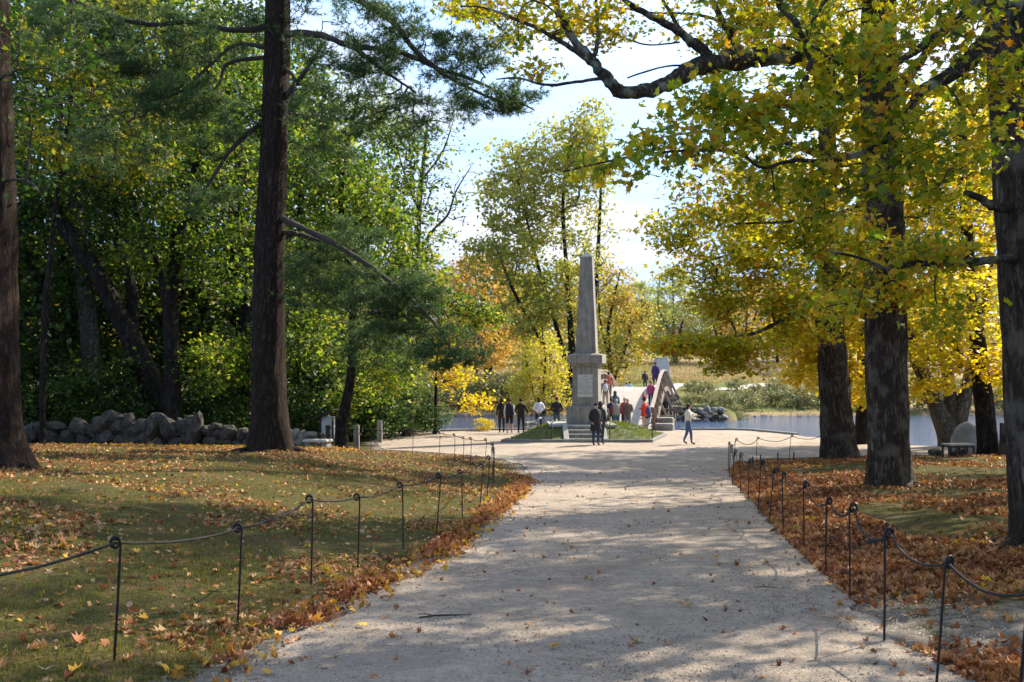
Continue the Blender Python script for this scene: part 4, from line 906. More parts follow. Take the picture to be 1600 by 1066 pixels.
def dog():
    Y = 48.8; x = (827 - 800) / F * Y; root = empty('dog', (x, Y, float(gz(x, Y))), R(-60), 'grey and white medium dog standing beside the visitors at the water', 'dog')
    J = [((0, 0, .5), .1), ((0, .25, .5), .12), ((0, .4, .55), .1), ((0, .52, .68), .065), ((0, .6, .76), .07), ((0, .72, .73), .035), ((0, -.22, .5), .1), ((0, -.34, .56), .03), ((0, -.42, .7), .03), ((0, -.36, .78), .02)]
    E = [(0, 1), (1, 2), (2, 3), (3, 4), (4, 5), (0, 6), (6, 7), (7, 8), (8, 9)]
    for sx in (-1, 1):
        b = len(J); J += [((sx * .09, .3, .42), .055), ((sx * .09, .3, .22), .032), ((sx * .09, .31, .05), .026), ((sx * .09, .36, .02), .026)]; E += [(1, b), (b, b + 1), (b + 1, b + 2), (b + 2, b + 3)]
        b = len(J); J += [((sx * .09, -.2, .42), .07), ((sx * .09, -.13, .29), .042), ((sx * .09, -.27, .17), .026), ((sx * .09, -.25, .03), .024), ((sx * .09, -.19, .02), .024)]; E += [(6, b), (b, b + 1), (b + 1, b + 2), (b + 2, b + 3), (b + 3, b + 4)]
    me = bpy.data.meshes.new('b'); me.from_pydata([j[0] for j in J], E, []); o = bpy.data.objects.new('b', me); COL.objects.link(o); o.modifiers.new('s', 'SKIN')
    for i, j in enumerate(J): me.skin_vertices[0].data[i].radius = (j[1], j[1]); me.skin_vertices[0].data[i].use_root = i == 0
    o.modifiers.new('u', 'SUBSURF').levels = 1
    dg = bpy.context.evaluated_depsgraph_get(); dg.update(); bme = bpy.data.meshes.new_from_object(o.evaluated_get(dg)); bpy.data.objects.remove(o)
    bme.materials.clear(); bme.materials.append(cloth((.22, .21, .2))); bme.materials.append(cloth((.62, .6, .56)))
    for p in bme.polygons: p.use_smooth = True; p.material_index = int(p.center.z < .4 or p.center.y > .5 and p.center.z < .8 or p.center.y > .62)
    link('body', bme, root)
    for sx in (-1, 1): mb = MB(); mb.frust(sx * .045, .58, .8, .89, .05, .03, .01, .01); mb.build('ear', cloth((.1, .1, .1)), root)
dog()

# ------------------------------------------------------------------ trees
STATS = {}
def W3(px, py, Y): return np.array(tuple(at(px, py, Y)))
def make_tree(name, label, stems, bark, clumps, leaf, lsize, per, tpl=QUAD, seed=0, group=None, cat='tree', limbs=(), sigma=.3, r_tip=.007, flare=1.5, rough=.05, sides=26,
              branch_mat=None, planar=.55, lean=.6, kseg=5, sag=.12, wig=.12, upbias=.25, frac=.5, ground=True, ridges=9, extra_parts=None, hang=.3, cap_h=.9, sub=8, roots=5):
    """stems: list of [(px,py,Y,width_px)...]; clumps: (px,py,Y,rx,ry,rdepth,n_targets[,leafmult])"""
    rng = np.random.default_rng(seed)
    s0 = stems[0][0]; p0 = at(s0[0], s0[1], s0[2]); zg = float(gz(p0.x, p0.y)) if ground else p0.z
    org = Vector((p0.x, p0.y, zg)); root = empty(name, org, 0, label, cat, group); mains = []
    o3 = np.array(tuple(org))
    for i, st in enumerate(stems):
        P = [tuple(W3(a, b, Y) - o3) for a, b, Y, w_ in st]; r = [w_ / 2 / F * Y for a, b, Y, w_ in st]
        if i == 0 or st[0][1] >= s0[1] - 12: P = [(P[0][0], P[0][1], -.35)] + P; r = [r[0]] + r
        me, PP = trunk_mesh('trunk', P, r, bark, sides, flare if (i == 0 or st[0][1] >= s0[1] - 12) else 1.0, ridges, rough, seed + i, sub, cap_h, roots); link('trunk', me, root); mains.append(PP)
    for i, st in enumerate(limbs):
        P = [tuple(W3(a, b, Y) - o3) for a, b, Y, w_ in st]; r = [max(.006, w_ / 2 / F * Y) for a, b, Y, w_ in st]
        PP, rr = smooth_poly(P, r, 6); n_ = 12 if rr[0] > .05 else 7
        rs = np.random.default_rng(seed * 7 + i); ph = rs.random(4) * 6
        V, Fc = tube_np(PP + rs.normal(0, .12, PP.shape) * rr[:, None], rr, n_, lambda i_, a, P_: 1 + .07 * np.sin(2 * a + i_ * .8 + ph[0]) + .06 * np.sin(3 * a - i_ * 1.3 + ph[1]) + .08 * np.sin(i_ * .9 + ph[2]) * np.cos(a))
        me = bpy.data.meshes.new('limb'); me.from_pydata(V, [], Fc); me.polygons.foreach_set('use_smooth', [True] * len(Fc)); me.materials.append(bark_limb if branch_mat is None else branch_mat); me.update()
        link('limb', me, root); mains.append(PP)
    T = []; mult = []
    for c in clumps:
        p = W3(*c[:3]) - o3; sc_ = c[2] / F; q = ellip(rng, c[6], p, (c[3] * sc_, c[5], c[4] * sc_)); T.append(q); mult += [c[7] if len(c) > 7 else 1.] * c[6]
    if T:
        T = np.concatenate(T); mult = np.array(mult)
        T[:, 2] = np.maximum(T[:, 2], .25)
        mm = [m[2:] if len(m) > 20 else m for m in mains]
        A, paths, rad = colonise(rng, mm, T, kseg, r_tip, sag, wig, upbias)
        tag(link('branches', paths_mesh('branches', A, paths, rad, branch_mat or twigm, rmax=.16), root), kind='stuff')
        parts = []
        tgt_of = {}
        lv = [idx for idx in paths]
        # leaves: multiplier by closeness of target end
        ends = A[[idx[-1] for idx in paths]]
        D = np.argmin(np.linalg.norm(ends[:, None, :] - T[None], axis=2), axis=1) if len(T) < 1500 else np.zeros(len(ends), int)
        for m_ in np.unique(mult[D]):
            sel = [lv[i] for i in np.nonzero(mult[D] == m_)[0]]; k = int(round(per * m_))
            if k > 0: parts.append(leaf_cloud(rng, A, sel, k, sigma, lsize, tpl, lean=lean, frac=frac, planar=planar, hang=hang))
        if parts:
            me = leaves_mesh('crown', parts, leaf); tag(link('crown', me, root), kind='stuff'); STATS[label[:30]] = len(me.polygons)
    return root, mains, o3

# --- the big maples on the right
make_tree('maple_tree', 'rough-barked maple with swollen collar, slimmest of three big trunks beside the path',
    [[(1312, 723, 31.4, 54), (1306, 640, 31.4, 47), (1303, 590, 31.4, 48), (1298, 520, 31.4, 41), (1296, 490, 31.4, 40), (1297, 470, 31.4, 33), (1293, 330, 31.4, 29), (1292, 150, 31.4, 25), (1285, 0, 31.4, 21), (1282, -220, 31.4, 10)]], bark_maple,
    [(1110, 542, 28.5, 90, 18, .9, 34, 1.), (1060, 536, 28.5, 45, 15, .6, 14, 1.), (1170, 560, 28.7, 50, 30, .7, 20, .8), (1120, 575, 28.6, 40, 14, .5, 8, .8), (1150, 420, 29.5, 110, 60, 1.7, 75), (1250, 500, 30, 70, 60, 1.5, 50), (1240, 400, 30.5, 120, 90, 2.4, 70), (1190, 300, 31, 140, 90, 2.4, 60), (1290, 60, 32, 160, 130, 3, 60), (1400, 330, 33, 90, 110, 2.4, 50), (1050, 360, 29, 60, 35, 1.2, 24), (1130, 480, 29, 60, 30, 1, 22)],
    L_yg, .15, 50, STAR, seed=11, ridges=11, rough=.085, flare=1.22, roots=7, sides=44,
    limbs=[[(1297, 470, 31.4, 12), (1240, 492, 30.5, 7), (1180, 520, 29.5, 6), (1120, 530, 28.8, 4), (1060, 540, 28.4, 2)], [(1293, 420, 31.2, 12), (1240, 380, 30.5, 7), (1170, 390, 29.8, 5), (1100, 410, 29.2, 3)], [(1292, 250, 31.3, 12), (1220, 220, 30.8, 8), (1120, 205, 30.2, 5), (1030, 215, 29.8, 2)], [(1292, 250, 31.3, 12), (1360, 240, 32.4, 8), (1430, 270, 33.4, 4)]],
    group=None, sigma=.3, planar=.4)
root, mains, o3 = make_tree('maple_tree', 'massive furrowed maple with a heavy crooked limb reaching over the path',
    [[(1391, 768, 21.2, 71), (1388, 680, 21.2, 63), (1386, 600, 21.2, 62), (1384, 480, 21.2, 58), (1381, 330, 21.2, 58), (1377, 200, 21.2, 60), (1372, 100, 21.2, 58), (1374, 0, 21.2, 46), (1380, -200, 21.2, 30), (1385, -500, 21.2, 12)],
     ], bark_maple,
    [(745, 10, 18.5, 55, 14, .6, 12, .8), (800, 40, 18.6, 60, 30, .8, 14, .7), (880, 25, 18.8, 70, 40, .9, 30, 1), (960, 45, 18.8, 40, 30, .7, 14, .7), (830, 110, 18.4, 35, 12, .4, 8, .7), (1000, 10, 19, 60, 25, .8, 10, .25), (1060, 45, 19.5, 70, 30, .9, 14, .12), (1090, 10, 19.5, 50, 40, 1., 10, .5),
     (1150, 60, 20, 60, 60, 1.2, 30, 1.2), (1230, 40, 20, 80, 60, 1.5, 36, 1.3), (1130, 170, 19.6, 50, 40, .8, 16, .9), (1200, 330, 19.5, 100, 60, 1.2, 44, 1.4), (1290, 380, 19.6, 90, 60, 1.2, 40, 1.4), (1330, 460, 19.9, 80, 35, .8, 20, 1.2), (1430, 430, 20.5, 70, 60, 1.3, 30, 1.3), (1470, 250, 21, 90, 120, 2, 50, 1.3), (1400, 40, 21, 120, 90, 2, 50, 1.4), (1300, -120, 20, 250, 130, 4, 90, 1.3), (1080, -260, 18.5, 260, 130, 3.5, 90, 1.2), (1450, -350, 20, 350, 220, 5, 130, 1.2), (1120, 300, 19, 90, 50, 1, 22, 1.)],
    L_yg, .125, 32, LOBED, seed=12, ridges=9, rough=.07, flare=1.18, sides=56, roots=6,
    limbs=[[(1374, 105, 21.1, 40), (1335, 88, 20.8, 36), (1290, 84, 20.4, 34), (1235, 84, 20.1, 33), (1195, 88, 19.8, 32), (1150, 93, 19.5, 31), (1115, 100, 19.3, 29), (1080, 108, 19.1, 28), (1050, 128, 18.9, 25), (1018, 139, 18.8, 22), (975, 146, 18.7, 20), (958, 134, 18.6, 20), (940, 113, 18.5, 17), (915, 85, 18.5, 15), (892, 55, 18.5, 12), (872, 15, 18.5, 10), (860, -40, 18.5, 8), (850, -120, 18.5, 4)],
           [(932, 104, 18.5, 10), (900, 80, 18.4, 8), (850, 50, 18.3, 6), (800, 28, 18.2, 5), (755, 12, 18.1, 3), (720, 10, 18.1, 2)],
           [(950, 122, 18.6, 6), (900, 128, 18.4, 5), (855, 133, 18.3, 4.5), (810, 122, 18.2, 3.5), (775, 124, 18.2, 2)],
           [(926, 98, 18.5, 8), (934, 60, 18.6, 6), (932, 10, 18.7, 5), (925, -50, 18.8, 3)],
           [(1120, 98, 19.3, 18), (1085, 68, 19.1, 16), (1058, 48, 19, 12), (1010, 22, 18.9, 10), (975, 0, 18.8, 8), (940, -40, 18.7, 5)],
           [(1070, 60, 19, 9), (1050, 25, 19.2, 6), (1030, -10, 19.4, 4)],
           [(1160, 90, 19.6, 13), (1140, 50, 19.5, 11), (1118, 10, 19.4, 9), (1100, -50, 19.3, 6)], [(1150, 70, 19.6, 8), (1125, 35, 19.9, 6), (1080, 22, 20.1, 4), (1020, 20, 20.2, 3), (950, 10, 20.3, 2)],
           [(1100, 103, 19.2, 4), (1040, 104, 19, 3), (980, 122, 18.9, 2.5)], [(1062, 66, 19, 3), (1010, 70, 18.9, 2.5), (965, 55, 18.8, 2)],
           [(1380, 180, 21.3, 22), (1420, 120, 21.6, 16), (1470, 50, 22, 12), (1520, -40, 22.4, 8)],
           [(1372, 300, 20.9, 9), (1320, 330, 20.2, 6), (1240, 345, 19.6, 5), (1150, 350, 19.1, 3)], [(1384, 395, 21, 8), (1340, 420, 20.3, 5), (1290, 450, 19.8, 3)]],
    sigma=.2, planar=.45, r_tip=.005)
make_tree('maple_tree', 'dark straight maple trunk nearest the camera above the leaf carpet',
    [[(1650, 868, 11.7, 116), (1636, 780, 11.7, 102), (1624, 650, 11.7, 98), (1606, 300, 11.7, 96), (1594, 0, 11.7, 92), (1588, -300, 11.7, 80), (1580, -700, 11.8, 50), (1575, -1100, 11.8, 14)]], bark_maple,
    [(935, 258, 8.7, 70, 14, .25, 10, .7), (1050, 225, 9, 80, 30, .4, 14, 1.), (1110, 160, 9.3, 60, 40, .5, 12, 1.0), (1200, 200, 9.6, 110, 70, .7, 38, 1), (1330, 130, 10, 110, 90, .9, 40, 1), (1280, 290, 9.8, 110, 50, .7, 26, 1), (1400, 250, 10, 90, 80, .8, 26, .9), (1460, 60, 10.8, 100, 60, 1, 24, 1), (1420, 400, 11, 110, 35, .5, 22, 1), (1530, 180, 10.6, 60, 90, .6, 12, .8), (1250, 60, 10, 90, 60, .8, 16, .8), (1575, 110, 9.8, 25, 40, .3, 6, 1), (1570, 230, 9.6, 20, 40, .3, 4, 1), (1300, 480, 11, 60, 20, .3, 6, 1), (1300, -180, 10, 500, 150, 2.5, 90, 1.1), (900, -160, 9, 300, 90, 1.6, 20, 1), (1650, -450, 12, 500, 260, 4, 120, 1.5), (1480, 500, 11, 60, 30, .4, 8, 1)],
    L_near, .11, 22, LOBED, seed=13, ridges=12, rough=.045, flare=1.35, sides=64, roots=5, cap_h=.6,
    limbs=[[(1592, -30, 11.6, 44), (1545, 62, 11, 30), (1490, 112, 10.7, 24), (1440, 143, 10.4, 17), (1405, 195, 10.1, 12), (1372, 228, 9.9, 9), (1310, 250, 9.6, 7), (1235, 252, 9.4, 6), (1190, 262, 9.3, 5), (1150, 238, 9.1, 5), (1060, 236, 8.9, 4), (980, 246, 8.7, 3.5), (880, 268, 8.6, 2)],
           [(1600, 402, 11.6, 18), (1558, 406, 11.3, 13), (1490, 412, 11.1, 11), (1430, 412, 10.9, 9), (1385, 420, 10.8, 7), (1350, 405, 10.7, 5), (1295, 392, 10.6, 3)],
           [(1592, 325, 11.6, 22), (1552, 323, 11.4, 14), (1535, 312, 11.3, 12), (1508, 300, 11.2, 8)],
           [(1590, -60, 11.5, 30), (1500, 30, 10.8, 18), (1400, 100, 10.3, 9), (1330, 150, 10, 6), (1250, 170, 9.6, 4), (1160, 140, 9.3, 2)],
           [(1372, 228, 9.9, 7), (1330, 290, 9.8, 5), (1270, 310, 9.7, 3)]],
    sigma=.17, planar=.5, r_tip=.0035, lean=.75)
make_tree('maple_tree', 'thin dark trunk leaning slightly, growing right in front of the pale boulder',
    [[(1545, 720, 32, 33), (1540, 650, 32, 28), (1532, 580, 32, 26), (1524, 500, 32, 23), (1515, 430, 32, 20), (1508, 300, 32, 16), (1500, 100, 32, 10)]], bark_dark,
    [(1490, 480, 31, 90, 60, 1.6, 44), (1460, 560, 31.5, 60, 30, 1, 22), (1500, 250, 32, 110, 130, 3, 70), (1565, 560, 31, 30, 50, .8, 16)], L_yel, .17, 44, STAR, seed=14, flare=1.25, sides=22)
make_tree('maple_tree', 'pale multi-stemmed tree on the river edge spreading behind the bench',
    [[(1488, 690, 39.5, 40), (1465, 640, 39.5, 26), (1445, 590, 39.3, 22), (1425, 545, 39, 19), (1400, 460, 38.5, 14), (1380, 330, 38, 8)], [(1490, 680, 39.5, 30), (1484, 610, 39.8, 20), (1478, 560, 40, 18), (1470, 460, 40, 14), (1465, 300, 40, 8)],
     [(1493, 685, 39.5, 30), (1510, 610, 39.5, 19), (1528, 520, 40, 15), (1550, 400, 40, 9)]], bark_pale,
    [(1420, 520, 38.5, 70, 50, 2, 60), (1440, 300, 39, 120, 140, 3.5, 110), (1540, 400, 40, 90, 110, 3, 80), (1450, 610, 38.5, 35, 22, 1.2, 20, .6), (1590, 590, 40, 40, 50, 1.5, 30), (1560, 200, 39, 100, 130, 3, 70), (1650, 420, 39, 80, 160, 3, 50)], L_yel, .22, 60, QUAD, seed=15, flare=1.3, sides=20)
make_tree('maple_tree', 'bright yellow maple beyond the rough-barked trunk with low hanging branches over the water',
    [[(1345, 700, 41, 20), (1348, 560, 41, 16), (1345, 400, 41, 12), (1340, 150, 41, 7)]], bark_dark,
    [(1262, 575, 39, 35, 35, 1.4, 26), (1290, 550, 39.5, 35, 45, 1.6, 26), (1340, 600, 40, 40, 40, 1.5, 30), (1340, 480, 41, 90, 80, 3, 80), (1330, 250, 42, 140, 170, 4, 150), (1235, 510, 39, 40, 35, 1.5, 20)], L_yel, .22, 56, QUAD, seed=16, sides=14)
# --- pine with explicit boughs
def pine():
    Yp = 26
    st = [[(424, 708, Yp, 66), (421, 640, Yp, 56), (420, 560, Yp, 52), (421, 400, Yp, 46), (428, 230, Yp, 43), (433, 80, Yp, 39), (435, -60, Yp, 36), (437, -300, Yp, 30), (440, -800, Yp, 12)]]
    limbs = [[(440, 342, 25.8, 10), (480, 360, 25.5, 9), (530, 385, 25.1, 8), (590, 425, 24.7, 7), (650, 475, 24.3, 5), (690, 520, 24.1, 4), (712, 565, 24, 2)],
             [(440, 362, 25.9, 8), (480, 370, 25.9, 7), (530, 395, 26, 6), (580, 450, 26.1, 4), (600, 510, 26.2, 3)],
             [(445, 52, 25.8, 12), (500, 55, 25.5, 10), (550, 72, 25.2, 9), (620, 80, 24.8, 8), (680, 105, 24.5, 6), (750, 130, 24.2, 5), (835, 172, 24, 2)],
             [(448, -40, 25.8, 14), (540, -10, 25.2, 11), (610, 30, 24.8, 10), (650, 80, 24.5, 8), (700, 120, 24.2, 6), (760, 150, 24, 4), (800, 165, 24, 2)],
             [(550, 72, 25.2, 7), (600, 110, 25, 5), (650, 145, 24.8, 3)], [(447, 150, 25.9, 9), (475, 115, 25.7, 7), (500, 75, 25.5, 4)], [(447, 110, 25.9, 7), (460, 125, 25.6, 5), (452, 180, 25.5, 3)],
             [(420, 40, 26, 10), (370, 48, 26, 9), (300, 35, 26, 8), (230, 38, 25.8, 7), (160, 20, 25.6, 6), (90, -10, 25.4, 4)],
             [(420, 75, 26, 8), (370, 70, 26, 6), (330, 100, 25.8, 5), (280, 145, 25.7, 4), (220, 160, 25.6, 2)],
             [(415, 90, 26, 7), (355, 100, 26, 6), (335, 140, 26, 4), (250, 165, 26, 3)],
             [(412, 190, 26, 8), (370, 225, 26, 7), (340, 265, 26, 6), (310, 315, 26, 5), (300, 335, 26, 4)],
             [(445, -120, 26, 12), (560, -90, 25, 9), (700, -20, 24, 6), (800, 60, 23.5, 3)], [(420, -100, 26, 12), (300, -80, 25, 9), (180, -60, 25, 6), (60, -40, 24, 3)]]
    rng = np.random.default_rng(21)
    cl = [(520, 440, 25.6, 80, 60, .8, 50), (620, 470, 24.8, 80, 55, .8, 90), (700, 545, 24.2, 65, 40, .6, 40), (600, 540, 25.4, 80, 45, .8, 40), (540, 380, 25.8, 70, 40, .6, 24), (490, 400, 25.8, 40, 40, .5, 12),
          (650, 120, 24.8, 140, 60, 1.2, 56), (770, 155, 24.2, 85, 28, .8, 44), (560, 60, 25.2, 120, 60, 1.2, 50), (520, 150, 25.6, 90, 70, 1.2, 40), (680, 30, 24.5, 130, 50, 1.2, 50), (620, 200, 25.2, 130, 30, .9, 30), (740, 90, 24.4, 80, 45, .8, 24), (500, 240, 26, 60, 40, 1, 14),
          (330, 60, 26, 90, 50, 1, 44), (200, 60, 25.6, 100, 60, 1, 50), (280, 160, 25.9, 90, 40, .8, 54), (240, 120, 25.6, 90, 50, .8, 44), (120, 60, 25.4, 90, 60, 1, 40), (350, 200, 26, 60, 50, .8, 30), (200, 230, 26, 90, 60, .9, 34), (330, 310, 26, 60, 30, .7, 16), (480, 20, 26.3, 80, 60, 1, 20),
          (600, -250, 25, 320, 160, 4, 110), (300, -280, 26, 300, 160, 4, 100), (440, -600, 26, 220, 200, 3, 50)]
    root, mains, o3 = make_tree('pine_tree', 'towering white pine with a straight dark trunk and long drooping boughs left of the path', st, bark_pine, cl, L_needle, .1, 0, BLADE, seed=22, limbs=limbs, r_tip=.005, kseg=6, sag=.25, flare=1.45, sides=44, ridges=14, rough=.04, branch_mat=twigm, cap_h=1.0, cat='tree', upbias=.1, roots=5)
    # rebuild the same twigs to hang needle tufts on them
    T = []
    for c in cl:
        p = W3(*c[:3]) - o3; s_ = c[2] / F; T.append(ellip(rng, c[6], p, (c[3] * s_, c[5], c[4] * s_)))
    T = np.concatenate(T); A, paths, rad = colonise(rng, [m[2:] for m in mains], T, 7, .0045, .3, .1, .05)
    tag(link('branches', paths_mesh('branches', A, paths, rad, twigm, rmax=.05), root), kind='stuff')
    Ps = []; Ds = []
    for idx in paths:
        P = A[idx]; L = np.linalg.norm(P[-1] - P[0]); n = int(18 + 14 * min(L, 3))
        k = rng.integers(2, len(P) - 1, n); t = rng.random((n, 1)); d = P[k + 1] - P[k]; q = P[k] + d * t; d /= np.linalg.norm(d, axis=1)[:, None] + 1e-9
        side = rng.normal(0, 1, (n, 3)) * [1, 1, .35]; q = q + side * .13 ; Ps.append(q); Ds.append(d * .8 + side * .6 + np.array([0, 0, .25]))
    P = np.concatenate(Ps); D = np.concatenate(Ds); k = 9; n = len(P)
    P = np.repeat(P, k, 0); D = np.repeat(D, k, 0); D /= np.linalg.norm(D, axis=1)[:, None]; D = D + rng.normal(0, .55, D.shape)
    A_, Fc = leaf_arrays(P, rng.normal(0, 1, P.shape) + [0, -.6, .5], D, rng.uniform(.11, .2, len(P)), (np.array([(-.05, 0, 0), (.05, 0, 0), (.0, 1, 0)]), [(0, 1, 2)]))
    tag(link('crown', np_mesh('crown', A_, Fc, np.full(len(Fc), 3), L_needle, smooth=False), root), kind='stuff'); STATS['pine'] = len(Fc)
pine()
make_tree('pine_tree', 'dark thick pine trunk cut by the photo edge on the mossy lawn',
    [[(2, 742, 18, 88), (-4, 690, 18, 76), (-8, 600, 18, 72), (-12, 400, 18, 70), (-18, 100, 18, 64), (-20, -300, 18, 50), (-20, -900, 18, 18)]], bark_pine,
    [(60, 60, 17, 90, 60, 1.2, 12), (90, 160, 17, 60, 50, 1, 8), (-100, -300, 18, 500, 200, 4, 90), (60, 290, 17.5, 40, 30, .6, 4)], L_dgreen, .13, 22, STAR, seed=23, flare=1.45, sides=48, ridges=13, rough=.055, cap_h=.9)
def roots(tree_xy, spec, mat, label=None):
    # surface roots: (angle deg, length, radius)
    tree = min([o for o in COL.objects if o.type == 'EMPTY' and o.get('category') == 'tree'], key=lambda o: (o.location.x - tree_xy[0]) ** 2 + (o.location.y - tree_xy[1]) ** 2)
    for i, (a, L, r, r0) in enumerate(spec):
        pts = []; rs = []
        for t in np.linspace(0, 1, 9):
            ang = R(a) + .35 * math.sin(t * 4 + i); x = tree.location.x + math.cos(ang) * (r0 + t * L); y = tree.location.y + math.sin(ang) * (r0 + t * L)
            pts.append(Vector((x, y, float(gz(x, y)) + .05 * (1 - t) - .05 * t ** 2 + .02 * math.sin(t * 9 + i))) - tree.location); rs.append(r * (1 - .75 * t))
        mb = MB(); mb.tube(pts, rs, 8); mb.build('root', mat, tree, True)
roots((6.3, 11.7), [(172, 1.0, .1, .3), (200, .5, .09, .3), (150, .9, .07, .3), (250, .5, .08, .3)], bark_maple)
roots((7.9, 21.2), [(185, .5, .12, .35), (235, .45, .1, .35), (300, .5, .11, .35), (345, .45, .1, .35)], bark_maple)
roots((10.3, 31.4), [(200, .4, .13, .4), (260, .4, .12, .4), (330, .5, .13, .4)], bark_maple)
roots((-6.3, 26), [(-30, 1.5, .12, .35), (-75, .7, .11, .35), (200, .9, .12, .35), (230, .7, .1, .35), (5, .8, .1, .35)], bark_pine)
roots((-9.2, 18), [(-40, .9, .1, .35), (-80, .7, .1, .35), (-10, .8, .1, .35)], bark_pine)
# --- woods on the left
G = 'trees of the riverside woods behind the stone wall'
WD = [
 ('slanting dark trunk closest to the edge trunk, leaning away from it above the wall', [[(112, 655, 44, 32), (90, 560, 44, 28), (62, 450, 44, 22), (42, 360, 44, 16), (30, 200, 44, 9)]], bark_dark, [(60, 380, 43, 90, 120, 3, 70), (20, 150, 44, 120, 150, 4, 60), (100, 560, 42, 60, 50, 2, 36)], L_dgreen, 31),
 ('upright pale-barked trunk standing between two slanting dark trunks', [[(150, 655, 42, 34), (142, 560, 42, 28), (134, 460, 42, 25), (120, 330, 42, 23), (112, 100, 42, 14), (110, -60, 42, 8)]], bark_pale, [(130, 330, 41, 110, 110, 3, 70), (120, 100, 42, 120, 140, 4, 110), (200, 420, 41, 60, 80, 2, 40)], L_green, 32),
 ('thick black trunk slanting strongly with its foot beside the forked tree', [[(262, 665, 39, 40), (225, 575, 39, 36), (185, 490, 39, 30), (150, 425, 39, 26), (95, 345, 39, 20), (62, 270, 39, 12)], [(205, 530, 39.2, 20), (205, 450, 39.5, 17), (185, 380, 39.8, 13), (178, 280, 40, 7)]], bark_dark, [(120, 250, 38, 110, 90, 3, 90), (190, 300, 39, 70, 100, 2.6, 60), (160, 590, 38, 60, 45, 1.6, 40), (230, 210, 39, 70, 80, 2, 60)], L_dgreen, 33),
 ('forked dark tree rising straight above the stone wall', [[(271, 668, 37.5, 29), (268, 560, 37.5, 24), (267, 470, 37.5, 22), (275, 400, 37.5, 18), (295, 310, 37.5, 14), (318, 200, 37.5, 11), (332, 40, 37.5, 7)], [(266, 500, 37.5, 14), (250, 430, 37.7, 12), (228, 370, 38, 8), (205, 300, 38.2, 5)]], bark_dark, [(300, 250, 37, 80, 120, 2.4, 90), (330, 100, 37.5, 90, 110, 3, 80), (240, 390, 37, 60, 60, 1.6, 40), (340, 420, 37, 60, 70, 1.6, 44), (320, 570, 37.5, 45, 50, 1.4, 34)], L_green, 34),
 ('slim dark trunk just to the side of the big pine, behind the wall', [[(384, 672, 41, 20), (386, 560, 41, 16), (380, 400, 41, 13), (370, 200, 41, 9)]], bark_dark, [(370, 330, 40, 90, 120, 3, 90), (360, 560, 40, 50, 60, 1.6, 40), (480, 520, 40, 60, 60, 2, 50)], L_green, 35),
 ('crooked dark tree with a kinked foot beside the notice board', [[(534, 700, 36.5, 20), (534, 665, 36.5, 18), (541, 630, 36.5, 16), (550, 570, 36.5, 13), (550, 480, 36.5, 12), (543, 400, 36.5, 10), (533, 320, 36.5, 9), (540, 240, 36.5, 7), (560, 150, 36.5, 5)]], bark_dark, [(540, 280, 36, 70, 90, 2, 80), (590, 380, 36, 80, 90, 2.2, 80), (500, 420, 36.4, 60, 80, 2, 50), (600, 560, 36.8, 60, 50, 1.6, 46), (480, 240, 37, 60, 60, 2, 40), (560, 620, 38, 40, 35, 1.2, 24)], L_green, 36),
 ('pale grey trunk standing free at the gravel edge with thin bare branches above', [[(637, 677, 46.5, 18), (638, 600, 46.5, 16), (642, 500, 46.5, 14), (650, 400, 46.5, 12), (655, 320, 46.5, 9), (662, 250, 46.5, 6), (668, 190, 46.5, 3)], [(650, 400, 46.5, 7), (675, 362, 46.3, 4.5), (700, 335, 46.1, 3.5), (712, 300, 46, 2.5), (735, 262, 46, 1.2)], [(655, 330, 46.5, 5), (635, 280, 46.8, 3.5), (620, 230, 47, 1.5)], [(660, 280, 46.5, 4), (690, 240, 46.3, 3), (705, 200, 46, 1.5)], [(648, 430, 46.5, 5), (612, 370, 46.8, 4), (590, 320, 47, 2)]], bark_pale, [(690, 280, 46, 70, 90, 2, 150, .04), (640, 240, 46, 55, 70, 2, 90, .12), (590, 250, 45, 80, 90, 2, 90, .9), (660, 330, 46, 70, 60, 2, 50, .7), (680, 230, 46, 50, 50, 2, 30, .25), (650, 440, 46, 60, 60, 1.6, 60, .7), (700, 480, 45, 70, 50, 1.6, 50, .8), (760, 495, 44.5, 35, 22, .8, 22, 1.1), (640, 380, 46, 40, 50, 1.4, 30, .8), (620, 610, 45.5, 35, 35, 1.2, 20, .8)], L_green, 37),
 ('slender dark sapling with yellow leaves at the water edge beside the pale trunk', [[(680, 674, 48, 6), (681, 620, 48, 5), (683, 560, 48, 4), (690, 500, 48, 3)]], bark_dark, [(712, 592, 47.4, 40, 20, 1.0, 20), (745, 630, 47, 30, 15, .6, 14, 1.), (690, 560, 48, 35, 30, 1.2, 18)], L_yel, 38),
 ('thin maple with patches of yellow leaves high beside the edge trunk', [[(66, 660, 34, 10), (70, 500, 34, 9), (90, 300, 34, 7), (120, 100, 34, 4)]], bark_dark, [(150, 240, 33, 90, 50, 1.6, 46), (90, 90, 33, 60, 60, 1.6, 34), (200, 150, 33, 70, 60, 2, 36), (210, 260, 33, 60, 30, 1.2, 24), (60, 210, 33, 40, 60, 1.2, 20), (230, 30, 33, 70, 40, 1.6, 26)], L_ygd, 40),
 ('hidden mid-green tree filling the gap directly behind the big pine', [[(460, 675, 50, 18), (465, 540, 50, 15), (470, 350, 50, 11), (470, 150, 50, 6)]], bark_dark, [(470, 330, 50, 100, 130, 4, 110), (440, 150, 50, 100, 120, 4, 90), (560, 200, 50, 80, 90, 4, 60), (480, 570, 49, 70, 60, 2, 60)], L_green, 39),
]
for lab, stems, bark, cl, lf, sd in WD:
    make_tree('woodland_tree', lab, stems, bark, cl, lf, .19, 34 if sd != 38 else 24, QUAD, seed=sd, group=G, sigma=.34, flare=1.25, sides=16 if sd != 33 else 22, rough=.05, r_tip=.008, lean=.8)

